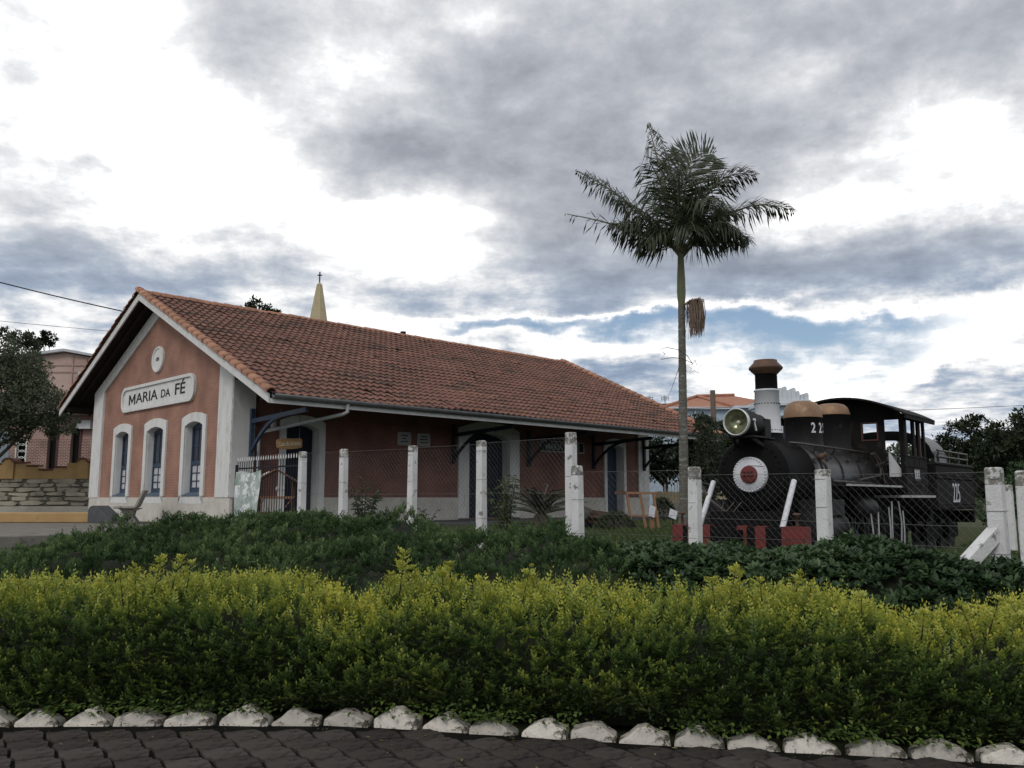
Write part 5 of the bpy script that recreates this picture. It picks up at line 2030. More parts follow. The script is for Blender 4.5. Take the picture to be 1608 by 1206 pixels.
    c = at(1090, 474, 20.85) - b
    mb.tube([(X(.8), 0, zs - .03), a, c], [.03, .025, .015], 8)
    inf = mb.build('flower_bunch', M['rachis'], r)
    mb = MB()
    for i in range(320):
        q0 = Vector(a).lerp(Vector(c), random.uniform(.0, 1.0))
        q1 = q0 + Vector((random.uniform(-.02, .27), random.gauss(0, .11), random.uniform(.0, .08)))
        ln = random.uniform(.45, .92)
        q2 = q1 + Vector((random.gauss(.02, .02), random.gauss(0, .02), -ln * .45))
        q3 = q2 + Vector((random.gauss(-.01, .025), random.gauss(0, .025), -ln * .55))
        mb.tube([q0, q1, q2, q3], [.006, .007, .007, .004], 3, 0, caps=False, smooth=False)
    tag(mb.build('strands', M['strand'], inf, fix=False), kind='stuff')
    return r


palm()


def comet():
    D = 20.72
    Z8 = lambda x, y: at(860 + x / 4.23, 500 + y / 4.23, D)
    o0 = Z8(880, 260)
    r = thing('comet_ornament', 'thin wire comet and star ornament fixed to the palm trunk', 'ornament', o0)
    mb = MB()

    def line(pts, sub=True):
        q = [Z8(*p) - o0 for p in pts]
        mb.tube(q, .009, 5)
    line([(962, 300), (925, 245), (870, 208), (795, 194), (740, 205), (780, 235), (752, 271), (830, 260), (900, 268), (965, 300)])
    mb.build('tail', M['steel'], r)
    mb = MB()
    star = [(978, 275), (990, 308), (1026, 312), (997, 334), (1004, 366), (975, 346), (942, 367), (955, 332), (925, 310), (962, 306), (978, 275)]
    mb.tube([Z8(*p) - o0 for p in star], .009, 5)
    mb.build('star', M['chrome'], r)


comet()


def sprigs(B, A, ln, nl, ll, lw, tip_t, base_t, flat=.75):
    """leafy twig ends: base B, axis A, length ln; nl leaves set in two rows along each axis; returns rows for leaf_mesh"""
    n = len(B)
    A = A / np.linalg.norm(A, axis=1, keepdims=True)
    S = np.cross(A, np.array([0, 0, 1.]) + unit(n) * (1 - flat))
    S /= np.maximum(np.linalg.norm(S, axis=1, keepdims=True), 1e-6)
    Up = np.cross(S, A)
    i = np.repeat(np.arange(n), nl)
    k = np.tile(np.arange(nl), n)
    t = (k // 2 + 1) / (nl // 2 + .0)
    sg = np.where(k % 2 == 0, 1., -1.)
    last = k >= nl - 1
    sg = np.where(last, 0, sg)
    m = n * nl
    P = B[i] + A[i] * (ln[i] * t)[:, None] + Up[i] * (ln[i] * -.12 * t * t)[:, None]
    D = A[i] * rng.uniform(.5, .95, m)[:, None] + S[i] * sg[:, None] * rng.uniform(.7, 1.1, m)[:, None] + Up[i] * rng.uniform(-.1, .45, m)[:, None] + unit(m) * .18
    L = ll * rng.uniform(.7, 1.2, m) * (1.05 - .35 * t)
    W = lw * rng.uniform(.75, 1.2, m) * (1.05 - .25 * t)
    T = base_t[i] + (tip_t[i] - base_t[i]) * t + .07 * rng.normal(size=m)
    return P, D, Up[i] + unit(m) * .25, L, W, T


def join_rows(*rows):
    return [np.concatenate([r[j] for r in rows]) for j in range(6)]


# ---- golden hedge along the kerb
def golden_hedge():
    r = thing('golden_hedge', 'long clipped golden yellow hedge behind the white kerb stones', 'hedge', (0, 6.6, 0))
    O = np.array([0, 6.6, 0])
    KX = [-6.8, -4.2, -3.2, -2.6, -1.75, -1.25, -.9, 0, .9, 1.9, 2.55, 2.9, 3.3, 4.2, 7.2]
    KT = [.82, .82, .82, .87, .85, .66, .86, .81, .79, .84, .78, .65, .76, .80, .82]

    def section(x, s):
        """point and outward direction on the clipped surface; s runs up the front face, over the shoulder and back"""
        top = np.interp(x, KX, KT)
        k = kerb_y(x) + .16
        bul = .15 * fbm(x * 1.3, s * 4 + 3, 3) + .17 * vnoise(x * 4.1, s * 7.) + .06 * vnoise(x * 9, s * 16)
        f = np.clip(s / .55, 0, 1)
        t = np.clip((s - .55) / .45, 0, 1)
        y = k + .06 * f - .12 * np.sin(f * 3.1) - .14 * (1 - f) * (.2 + 2.2 * np.maximum(0, vnoise(x * 3.1 + 40, x * 0 + 3.3))) + 1.15 * t ** 1.15
        z = np.where(s < .55, .08 + (top - .26) * f, top - .18 + .20 * np.sin(np.minimum(t * 2.4, 1.57)) - .12 * np.clip(t - .75, 0, 1))
        ny = np.where(s < .55, -1., -(1 - np.clip(t * 2.2, 0, 1)))
        nz = np.where(s < .55, .15 + .3 * f, np.clip(.45 + t * 2, 0, 1))
        y = y + ny * bul * np.where(s < .7, 1, .3)
        z = z + np.where(s > .5, .10 * fbm(x * 3, y * 3, 3), 0)
        return np.stack([x, y, z], 1) - O, np.stack([0 * x, ny, nz], 1), top
    n = 10000
    x, s_ = rng.uniform(-6.6, 7.0, n), rng.random(n)
    hole = (s_ < .42) & (fbm(x * 2.3 + 20, s_ * 5.5, 3) > .42)
    x, s_ = x[~hole], s_[~hole]
    P, N_, top = section(x, s_)
    n = len(x)
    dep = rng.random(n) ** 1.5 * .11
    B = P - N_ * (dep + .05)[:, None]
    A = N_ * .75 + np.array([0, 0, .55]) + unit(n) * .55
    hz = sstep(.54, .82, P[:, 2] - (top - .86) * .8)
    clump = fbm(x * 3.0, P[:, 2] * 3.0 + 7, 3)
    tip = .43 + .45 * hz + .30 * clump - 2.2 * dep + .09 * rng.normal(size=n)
    bas = .04 + .40 * hz + .2 * clump - 2.5 * dep  # deep leaves and twig bases darkened, the shade of the hollows painted in
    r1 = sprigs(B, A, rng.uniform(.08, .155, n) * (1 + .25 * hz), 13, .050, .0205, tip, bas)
    # leaves deeper inside that close the view
    n = 30000
    x, s_ = rng.uniform(-6.6, 7.0, n), rng.random(n)
    P, N_, top = section(x, s_)
    P = P - N_ * rng.uniform(.07, .17, n)[:, None]
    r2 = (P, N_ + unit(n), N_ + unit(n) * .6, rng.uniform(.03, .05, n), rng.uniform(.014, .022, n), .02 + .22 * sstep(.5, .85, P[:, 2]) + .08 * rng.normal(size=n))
    # scruffy regrowth standing out of the clipped top
    n = 520
    x, s_ = rng.uniform(-6.5, 7.0, n), rng.uniform(.60, .98, n)
    P, N_, top = section(x, s_)
    hh = rng.uniform(.05, .13, n) * np.where(rng.random(n) < .15, 1.6, 1)
    A = np.array([0, 0, 1.]) + unit(n) * .45
    r3 = sprigs(P - [0, 0, .04], A, hh + .05, 15, .040, .017, np.clip(.85 + .1 * rng.normal(size=n), 0, 1), np.full(n, .55), .2)
    rows = join_rows(r1, r2, r3)
    ok = rows[0][:, 2] > .04
    P, D, U, L, W, T = (a[ok] for a in rows)
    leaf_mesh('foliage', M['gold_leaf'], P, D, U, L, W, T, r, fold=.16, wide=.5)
    # sprays of leaves hanging over the kerb stones
    P2, D2, U2, T2 = [], [], [], []
    for i in range(46):
        cx_ = rng.uniform(-6, 6)
        wd = rng.uniform(.07, .20)
        for k in range(int(240 * wd) + 14):
            xx = cx_ + rng.normal() * wd
            dz = abs(rng.normal()) * .05
            P2.append((xx, float(kerb_y(xx)) + rng.uniform(-.03, .10) - 6.6, max(.05, .09 + dz)))
            D2.append((rng.normal() * .6, -1, rng.uniform(-.7, .5)))
            U2.append((0, -.5, 1))
            T2.append(rng.uniform(.1, .5))
    leaf_mesh('hanging_spray', M['gold_leaf'], P2, D2, U2, rng.uniform(.034, .06, len(P2)), rng.uniform(.017, .028, len(P2)), np.array(T2), r, fold=.18)['kind'] = 'stuff'
    # dark sheet for the inner twigs, added to stop light leaking through
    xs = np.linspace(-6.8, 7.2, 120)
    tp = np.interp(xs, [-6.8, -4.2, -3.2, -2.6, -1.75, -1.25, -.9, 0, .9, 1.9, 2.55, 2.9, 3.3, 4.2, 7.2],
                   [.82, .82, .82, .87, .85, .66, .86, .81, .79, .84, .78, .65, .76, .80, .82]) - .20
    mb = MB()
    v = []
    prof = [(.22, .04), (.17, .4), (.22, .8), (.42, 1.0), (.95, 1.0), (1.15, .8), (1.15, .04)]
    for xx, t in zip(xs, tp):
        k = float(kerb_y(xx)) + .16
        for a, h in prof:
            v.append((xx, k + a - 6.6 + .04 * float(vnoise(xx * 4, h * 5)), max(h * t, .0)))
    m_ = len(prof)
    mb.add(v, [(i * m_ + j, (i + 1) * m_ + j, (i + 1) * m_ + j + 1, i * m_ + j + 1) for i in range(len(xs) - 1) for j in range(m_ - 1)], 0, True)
    mb.build('twig_sheet', M['core'], r, fix=False)
    # tall untrimmed shoots rising out of the top
    sh = [(250, 6.95, .22), (225, 6.9, .16), (275, 7.0, .20), (300, 7.05, .15), (205, 6.8, .10), (160, 6.9, .09), (630, 7.0, .26), (612, 6.95, .13), (652, 7.05, .12), (700, 7.0, .13), (716, 7.1, .17),
          (818, 6.9, .20), (848, 6.95, .15), (770, 6.9, .10), (870, 6.85, .09), (1135, 6.45, .22), (1118, 6.4, .14), (1155, 6.5, .15), (1235, 6.4, .17), (1190, 6.4, .12), (1265, 6.45, .10),
          (1510, 6.0, .12), (1533, 6.05, .13), (1430, 6.0, .08), (1595, 5.95, .08), (490, 7.0, .10), (540, 7.05, .08), (40, 6.9, .07), (80, 6.95, .08), (380, 7.0, .08), (960, 6.7, .06), (1060, 6.6, .06), (1340, 6.2, .08)]
    for px, D, h in sh:
        x0 = at(px, 900, D).x
        zt = float(np.interp(x0, xs, tp)) + .15
        stem = MB()
        lean = Vector((random.gauss(0, .18), random.gauss(0, .15), 1)).normalized()
        p0 = Vector((x0, D - 6.6 - .1, zt))
        ht = h + .12
        stem.tube([p0, p0 + lean * ht * .6, p0 + lean * ht], [.006, .004, .002], 5)
        so = stem.build('shoot', M['twig'], r)
        m = int(9 + h * 75)
        t = np.sort(rng.random(m) ** .8)
        a = np.arange(m) * 2.4 + rng.random()
        ax = np.stack([np.cos(a), np.sin(a), rng.uniform(.5, 1.2, m)], 1)
        B = np.array(p0) + np.array(lean) * (ht * t)[:, None]
        rw_ = sprigs(B, ax, (.035 + .075 * (1 - t)) * (.7 + h * 1.8), 9, .040, .017, np.full(m, .92), np.full(m, .68), .5)
        leaf_mesh('leaves', M['gold_leaf'], rw_[0], rw_[1], rw_[2], rw_[3], rw_[4], rw_[5], so, fold=.16)


golden_hedge()


# ---- dark shrub beds between hedge and fences
def poly_dist(x, y, poly):
    """signed distance inside a polygon (+ inside)"""
    x, y = np.asarray(x, float), np.asarray(y, float)
    inside = np.zeros(x.shape, bool)
    dmin = np.full(x.shape, 1e9)
    n = len(poly)
    for i in range(n):
        (x0, y0), (x1, y1) = poly[i], poly[(i + 1) % n]
        dx, dy = x1 - x0, y1 - y0
        t = np.clip(((x - x0) * dx + (y - y0) * dy) / (dx * dx + dy * dy), 0, 1)
        dmin = np.minimum(dmin, np.hypot(x - x0 - t * dx, y - y0 - t * dy))
        c = ((y0 > y) != (y1 > y)) & (x < (x1 - x0) * (y - y0) / (y1 - y0 + 1e-12) + x0)
        inside ^= c
    return np.where(inside, dmin, -dmin)


def shrub_bed(name, label, poly, height, nros, leafm, llen, lwid, per=8, seed=3, bumps=.16, freq=.9, conifer=False, flowers=()):
    xs_, ys_ = [p[0] for p in poly], [p[1] for p in poly]
    cx, cy = sum(xs_) / len(poly), sum(ys_) / len(poly)
    O = np.array([cx, cy, 0.])
    r = thing(name, label, 'shrubs', (cx, cy, 0))

    def canopy(x, y):
        d = poly_dist(x, y, poly)
        h = height(x, y) if callable(height) else height
        ed = np.sqrt(np.clip((d + .02) / .55, 0, 1))
        puff = np.abs(vnoise(x * freq * 1.9 + seed, y * freq * 1.9)) * 1.5 + np.abs(vnoise(x * freq * 3.8 + seed, y * freq * 3.8 + 9)) * .9
        return ground(x, y) + h * ed + bumps * (fbm(x * freq * .6 + seed, y * freq * .6, 2) * .35 + (puff - .55) * 1.15) * ed, d
    A = []
    need = nros
    while need > 0:
        x = rng.uniform(min(xs_), max(xs_), nros * 2)
        y = rng.uniform(min(ys_), max(ys_), nros * 2)
        d = poly_dist(x, y, poly)
        # nearer growth is drawn denser, far growth thinner
        k = (d > 0)
        A.append(np.stack([x[k], y[k]], 1)[:need])
        need -= len(A[-1])
    A = np.concatenate(A)
    x, y = A[:, 0], A[:, 1]
    z, d = canopy(x, y)
    e = .05
    gx = (canopy(x + e, y)[0] - canopy(x - e, y)[0]) / (2 * e)
    gy = (canopy(x, y + e)[0] - canopy(x, y - e)[0]) / (2 * e)
    nrm = np.stack([-gx, -gy, np.ones_like(gx)], 1)
    nrm /= np.linalg.norm(nrm, axis=1, keepdims=True)
    # edge faces: spread rosettes down the steep sides too
    steep = np.clip(np.hypot(gx, gy) - .5, 0, 2)
    drop = rng.random(len(x)) * np.minimum(steep, 1) * np.maximum(z - ground(x, y), 0) * (d < .3)
    z = z - drop - rng.random(len(x)) ** 2.5 * .10 + .03 * np.abs(rng.normal(size=len(x)))
    ctint = .42 + .40 * fbm(x * 1.1 + 5, y * 1.1, 3) + .12 * rng.normal(size=len(x))
    idx = np.repeat(np.arange(len(x)), per)
    m = len(idx)
    ax = nrm[idx] * .6 + np.array([0, 0, .5]) + unit(len(x))[idx] * .35
    ax /= np.linalg.norm(ax, axis=1, keepdims=True)
    rd = unit(m)
    rd = rd - ax * (rd * ax).sum(1, keepdims=True)
    rd /= np.linalg.norm(rd, axis=1, keepdims=True)
    if conifer:
        off = rng.uniform(0, 1, m)[:, None]
        P = np.stack([x, y, z], 1)[idx] + rd * .06 * (1 - off) + ax * off * .11
        D = rd * rng.uniform(.3, .9, (m, 1)) + ax * .9
    else:
        P = np.stack([x, y, z], 1)[idx] + rd * .008
        D = rd + ax * rng.uniform(.15, 1.0, (m, 1))
    if conifer:
        q = len(x)
        A_ = nrm * .6 + np.array([0, 0, .5]) + unit(q) * .55
        rows = sprigs(np.stack([x, y, z], 1) - O, A_, rng.uniform(.07, .15, q), per, llen, lwid, ctint + .22, ctint - .25, .5)
        leaf_mesh('foliage', leafm, rows[0], rows[1], rows[2], rows[3], rows[4], rows[5], r, fold=.12, wide=.5)
    T = ctint[idx] + .16 * rng.normal(size=m)
    if not conifer:
        leaf_mesh('foliage', leafm, P - O, D, ax + rd * -.4, llen * rng.uniform(.65, 1.2, m), lwid * rng.uniform(.75, 1.2, m), T, r, fold=.12, wide=.62)
    # dark twig sheet added under the leaves so no light leaks through
    nx, ny = 70, 60
    gxv, gyv = np.linspace(min(xs_), max(xs_), nx), np.linspace(min(ys_), max(ys_), ny)
    X, Y = np.meshgrid(gxv, gyv)
    Z, dd = canopy(X, Y)
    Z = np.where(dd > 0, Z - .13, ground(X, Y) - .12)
    v = (np.stack([X, Y, Z], -1).reshape(-1, 3) - O)
    f = [(j * nx + i, j * nx + i + 1, (j + 1) * nx + i + 1, (j + 1) * nx + i) for j in range(ny - 1) for i in range(nx - 1)
         if max(dd[j, i], dd[j, i + 1], dd[j + 1, i], dd[j + 1, i + 1]) > 0]
    mb = MB()
    mb.add(v.tolist(), f, 0, True)
    mb.build('twig_sheet', M['core'], r, fix=False)
    for fx, fy in flowers:
        zz, _ = canopy(np.array([fx]), np.array([fy]))
        mb = MB()
        for k in range(14):
            a, b2 = random.uniform(0, 6.28), random.uniform(0, 1.4)
            q = Vector((math.cos(a) * math.sin(b2), math.sin(a) * math.sin(b2), math.cos(b2))) * .03
            t1, t2 = q.orthogonal().normalized() * .012, q.cross(q.orthogonal()).normalized() * .012
            mb.add([q - t1 - t2, q + t1 - t2, q + t1 + t2, q - t1 + t2], [(0, 1, 2, 3)])
        mb.tube([(0, 0, -.12), (0, 0, .02)], .005, 5)
        mb.build('flower_head', M['flower'], r, (fx - cx, fy - cy, float(zz[0]) + .07))
    return r


def hl(x, y):
    """height of the left bed above the soil"""
    return (.28 + .05 * sstep(9, 13, y) * sstep(-7.5, -3, x) - .12 * sstep(13, 16, y)) * (1 - .62 * sstep(-4.6, -7.2, x))


kf = lambda x: float(kerb_y(x)) + 1.55
shrub_bed('dark_shrub_bed', 'broad bank of low dark green shrubs sloping up to the station fence',
          [(-8.6, kf(-8.6) + .2), (-5, kf(-5)), (-2.5, kf(-2.5)), (-.5, kf(-.5)), (1.2, kf(1.2)), (1.15, 9.0), (.95, 10.75), (.2, 11.6), (-1.0, 12.7), (-2.6, 14.3), (-3.8, 15.55),
           (-5.2, 17.1), (-6.0, 19.0), (-6.5, 19.3), (-7.0, 17.4), (-7.3, 15.6), (-7.5, 13.8), (-7.3, 12.2), (-7.9, 10.2)],
          hl, 12500, M['dark_leaf2'], .060, .018, 14, 3, .34, 1.0, True, flowers=[(-3.6, 10.6), (-2.2, 9.2)])
shrub_bed('dark_shrub_bed', 'low row of broad leaved dark shrubs below the locomotive fence',
          [(1.25, kf(1.25)), (2.5, kf(2.5)), (4.0, kf(4)), (6.6, kf(6.6)), (9.2, 5.9), (9.0, 7.4), (5.4, 7.5), (4.5, 7.62), (3.55, 8.5), (2.5, 9.6), (1.55, 10.4), (1.1, 10.6), (1.0, 9.3)],
          lambda x, y: .15 + .17 * np.exp(-((x - 3.3) / .55) ** 2) + .10 * sstep(3.6, 4.2, x), 9500, M['dark_leaf'], .080, .034, 8, 9, .12, 1.2)


# ---- grass on the lawn
def lawn():
    n = 60000
    x = rng.uniform(-.5, 12, n)
    y = 8.5 + 20 * rng.random(n) ** 1.3
    s = (x - LOCO_O[0]) * LU[0] + (y - LOCO_O[1]) * LU[1]
    t = (x - LOCO_O[0]) * LV[0] + (y - LOCO_O[1]) * LV[1]
    st_b = (x - ST_O[0]) * SV[0] + (y - ST_O[1]) * SV[1]
    k = (st_b < -2.5) & ((np.abs(t) > .9) | (s < -1.2))
    x, y = x[k], y[k]
    n = len(x)
    P = np.stack([x, y, ground(x, y) - .01], 1)
    D = unit(n) * .5 + np.array([0, 0, 1.])
    tuft = np.maximum(.4, 1 + 1.6 * fbm(x * .8, y * .8, 3))
    o = leaf_mesh('lawn_grass', M['grass'], P, D, unit(n) * .3 + np.array([0, -1., .2]), rng.uniform(.05, .11, n) * tuft, rng.uniform(.010, .018, n) * (y / 12), .45 + .5 * fbm(x * .6, y * .6, 3) + .18 * rng.normal(size=n), fold=.05, wide=.3)
    tag(o, 'short green grass growing between the palm and the locomotive', 'grass', kind='stuff')


lawn()


# ---- single garden plants
def clump_bush(name, label, loc, rad, n, leafm, ll, lw, tint=(.3, .8), stems=5, upright=.3, cat='bush'):
    r = thing(name, label, cat, loc)
    d = unit(n)
    d[:, 2] = np.abs(d[:, 2]) * 1.0 - .1
    rr = rng.uniform(.55, 1, n) ** .5
    P = d * rr[:, None] * np.array(rad) + np.array([0, 0, rad[2] * .15])
    P[:, 2] = np.maximum(P[:, 2], .03)
    leaf_mesh('foliage', leafm, P, d + unit(n) * .5 + [0, 0, upright], d + [0, 0, .6], ll * rng.uniform(.6, 1.2, n), lw, rng.uniform(*tint, n), r)
    mb = MB()
    for i in range(stems):
        a = random.uniform(0, 6.28)
        mb.tube([(0, 0, -.05), (rad[0] * .3 * math.cos(a), rad[1] * .3 * math.sin(a), rad[2] * .4), (rad[0] * .6 * math.cos(a), rad[1] * .6 * math.sin(a), rad[2] * .8)], [.02, .012, .005], 5)
    mb.build('stems', M['bark'], r)
    return r


def gpt(px, py, D):
    p = at(px, py, D)
    return (p.x, p.y, float(ground(p.x, p.y)))


clump_bush('clipped_bush', 'rounded clipped bush behind the lower white post, lighter green than the shrub bank', gpt(884, 820, 13.2), (.40, .4, .36), 1500, M['bright_leaf'], .05, .018, (.0, .45))
clump_bush('clipped_bush', 'small ball shaped bush on the lawn before the wooden trestle', gpt(966, 825, 19.5), (.46, .46, .42), 1700, M['tree_leaf'], .07, .025, (.6, 1.0))
clump_bush('garden_bush', 'round dark bush beside the far corner of the station', gpt(1041, 806, 30.5), (.45, .45, .75), 1400, M['tree_leaf'], .10, .035, (.4, .9))


def shrub_stems(name, label, loc, h, n, leafm, spread, ll, lw, tint=(.2, 1.), per=36):
    r = thing(name, label, 'plant', loc)
    mb = MB()
    P, D, T = [], [], []
    for i in range(n):
        a = random.uniform(0, 6.28)
        q = Vector((math.cos(a), math.sin(a), 0)) * spread * random.random()
        hh = h * random.uniform(.6, 1)
        tip = Vector((q.x * 1.8, q.y * 1.8, hh))
        mid = Vector((q.x * .9, q.y * .9, hh * .6))
        mb.tube([(q.x * .2, q.y * .2, -.1), mid, tip], [.012, .008, .003], 5)
        for k in range(per):
            t = random.uniform(.25, 1)
            p = Vector((q.x * .2, q.y * .2, 0)).lerp(mid, t * 1.6) if t < .62 else mid.lerp(tip, (t - .62) / .38)
            b_ = random.uniform(0, 6.28)
            P.append(p); D.append(Vector((math.cos(b_), math.sin(b_), random.uniform(-.5, .7)))); T.append(random.uniform(*tint))
    mb.build('stems', M['twig'], r)
    m = len(P)
    leaf_mesh('leaves', leafm, [tuple(a) for a in P], [tuple(a) for a in D], [(0, 0, 1)] * m, ll * rng.uniform(.6, 1.2, m), lw, np.array(T), r, droop=.25)
    return r


shrub_stems('tall_plant', 'slender bright green leafy plant before the wide station doorway', gpt(797, 830, 15.2), 1.28, 9, M['bright_leaf'], .26, .15, .026, (.1, 1), 34)
shrub_stems('tall_plant', 'bushy leafy plant just behind the second fence post', gpt(570, 830, 16.2), 1.12, 8, M['bright_leaf'], .24, .16, .04, (.0, .6), 30)
shrub_stems('tall_plant', 'thin low plant at the foot of the brick wall behind the third fence post', gpt(664, 830, 15.5), .62, 5, M['bright_leaf'], .2, .11, .03, (.0, .5), 16)


def cycad():
    r = thing('cycad', 'dark cycad with a rosette of stiff arching fronds against the brick wall', 'plant', gpt(850, 830, 20.0))
    mb = MB()
    mb.lathe([(.16, -.1), (.2, .1), (.17, .3), (.08, .38), (0, .4)], 12)
    mb.build('trunk', M['bark'], r)
    for i in range(52):
        a = 2.4 * i + random.gauss(0, .1)
        el = random.uniform(.25, 1.25)
        ln = random.uniform(.9, 1.25)
        h = Vector((math.cos(a), math.sin(a), 0))
        p0 = Vector((0, 0, .32))
        p1 = p0 + h * ln * .55 * math.cos(el) + Vector((0, 0, ln * .62 * math.sin(el)))
        p2 = p0 + h * ln * math.cos(el) * 1.05 + Vector((0, 0, ln * .72 * math.sin(el) - .12))
        P, D, T = [], [], []
        cen = []
        for k in range(25):
            t = k / 24
            c = p0 * (1 - t) ** 2 + p1 * 2 * t * (1 - t) + p2 * t * t
            cen.append(c)
            if k > 3:
                d = ((p1 - p0) * (1 - t) + (p2 - p1) * t).normalized()
                sd = d.cross(Vector((0, 0, 1))).normalized()
                for sg in (-1, 1):
                    P.append(c); D.append(d * .5 + sd * sg + Vector((0, 0, .25))); T.append(random.uniform(0, .4))
        mb = MB()
        mb.tube(cen[::4], .009, 5)
        fo = mb.build('frond', M['rachis'], r)
        leaf_mesh('leaflets', M['tree_leaf'], [tuple(q) for q in P], [tuple(q) for q in D], [(0, 0, 1)] * len(P), .17, .022, np.array(T), fo, fold=.1)


cycad()


# ---- lawn clutter by the station's far corner
def trestle():
    p = gpt(1006, 815, 23.0)
    r = thing('wooden_trestle', 'bare wood trestle leaning by the far corner of the station', 'trestle', p, R(-12))
    h = .92
    for x in (-.36, 0, .34):
        mb = MB()
        mb.bar((x + .14, -.16, 0), (x, .0, h), .055, .05)
        mb.build('leg', M['wood'], r)
        mb = MB()
        mb.bar((x + .10, .40, 0), (x, .06, h), .05, .045)
        mb.build('leg', M['wood'], r)
    MB().bar((-.46, .03, h), (.46, .03, h - .01), .10, .06).build('top_rail', M['wood'], r)
    MB().bar((-.30, -.10, .32), (.48, -.10, .30), .05, .04).build('stretcher', M['wood'], r)
    MB().box((-.66, -.1, h - .04), (-.40, .2, h + .06)).build('block', M['wood_dark'], r)


trestle()
p = gpt(1024, 818, 21.0)
r = thing('garden_stake', 'wooden stake with a pale tilted plaque beside the trestle', 'sign', p, R(20))
MB().box((-.05, -.03, 0), (.05, .03, .40)).build('stake', M['wood'], r)
mb = MB()
mb.box((-.075, -.015, -.14), (.075, .015, .14), 0, Matrix.Translation((-.02, -.05, .48)) @ Matrix.Rotation(R(18), 4, 'Y') @ Matrix.Rotation(R(-14), 4, 'X'))
mb.build('plaque', M['board_white'], r)
p = gpt(1057, 812, 21.6)
r = thing('lawn_sign', 'small white slanted board standing at the palm foot', 'sign', p, R(8))
mb = MB()
mb.box((-.10, -.01, -.12), (.10, .01, .12), 0, Matrix.Translation((0, 0, .40)) @ Matrix.Rotation(R(22), 4, 'Y') @ Matrix.Rotation(R(-25), 4, 'X'))
mb.build('board', M['board_white'], r)
MB().box((-.012, -.0, -.05), (.012, .03, .34)).build('stick', M['iron'], r)


def rock_pile():
    r = thing('rock_pile', 'heap of dark rocks and timber scraps in front of the station wall', 'rock pile', gpt(940, 815, 21.5))
    for i in range(16):
        mb = MB()
        q = (random.uniform(-.95, .85), random.uniform(-.35, .45), 0)
        sc = random.uniform(.16, .36)
        bm = bmesh.new()
        bmesh.ops.create_icosphere(bm, subdivisions=2, radius=1)
        s3 = (sc * random.uniform(.9, 1.7), sc, sc * random.uniform(.5, .9))
        vs = [Vector((v.co.x * s3[0], v.co.y * s3[1], v.co.z * s3[2])) * (1 + random.gauss(0, .09)) for v in bm.verts]
        fs = [tuple(v.index for v in f.verts) for f in bm.faces]
        bm.free()
        mb.add(vs, fs)
        o = mb.build('rock', M['rock'], r, (q[0], q[1], sc * .3 + (.25 if abs(q[0]) < .5 and i % 3 == 0 else 0)))
        o.rotation_euler = (0, 0, random.uniform(0, 3))
    for i in range(5):
        mb = MB()
        mb.bar((random.uniform(-.9, 0), -.3, .2 + .06 * i), (random.uniform(.2, 1.0), .1, .18 + .05 * i), .09, .07)
        mb.build('timber', M['wood_dark'], r)


rock_pile()


def planter():
    p = gpt(1106, 822, 19.2)
    r = thing('stone_planter', 'cream square planter with a leafy plant behind the buffer beam', 'planter', p, R(10))
    mb = MB()
    mb.box((-.20, -.2, -.2), (.20, .2, .42))
    mb.box((-.26, -.26, .42), (.26, .26, .49))
    mb.box((-.23, -.23, .36), (.23, .23, .419))
    mb.build('box', M['cream_wall'], r, bevel=.01)
    n = 300
    d = unit(n)
    d[:, 2] = abs(d[:, 2])
    leaf_mesh('leaves', M['bright_leaf'], d * rng.random((n, 1)) * [.26, .26, .3] + [0, 0, .5], d + [0, 0, .4], d * .2 + [0, 0, 1], .12, .04, rng.uniform(0, .4, n), r)


planter()


# ------------------------------------------------------------------ background
def cream_wall():
    a, b = at(1030, 800, 36), at(1135, 800, 36)
    r = thing('cream_wall', 'low cream fence wall with thin pickets beyond the lawn', 'wall', (a.x, 36, 0))
    w = b.x - a.x + 1.2
    z = lambda py: at(1080, py, 36).z
    MB().box((0, 0, .5), (w, .25, z(789))).build('base', M['conc_pale'], r)
    n = 30
    s0 = MB()
    s0.box((0, .06, z(789) + .002), (w / n * .93, .12, z(772)))
    s0 = s0.build('slat', M['cream_wall'], r)
    for i in range(1, n):
        c = s0.copy()
        C.objects.link(c)
        c.location = (w * i / n, 0, random.gauss(0, .01))
    p0 = MB()
    p0.box((.12, .20, z(790)), (.16, .24, z(760)))
    p0 = p0.build('picket', M['chrome'], r, (.3, 0, 0))
    for i in range(1, 10):
        c = p0.copy()
        C.objects.link(c)
        c.location = (.3 + .13 * i, 0, -.25 * abs(i - 5) / 5)


cream_wall()


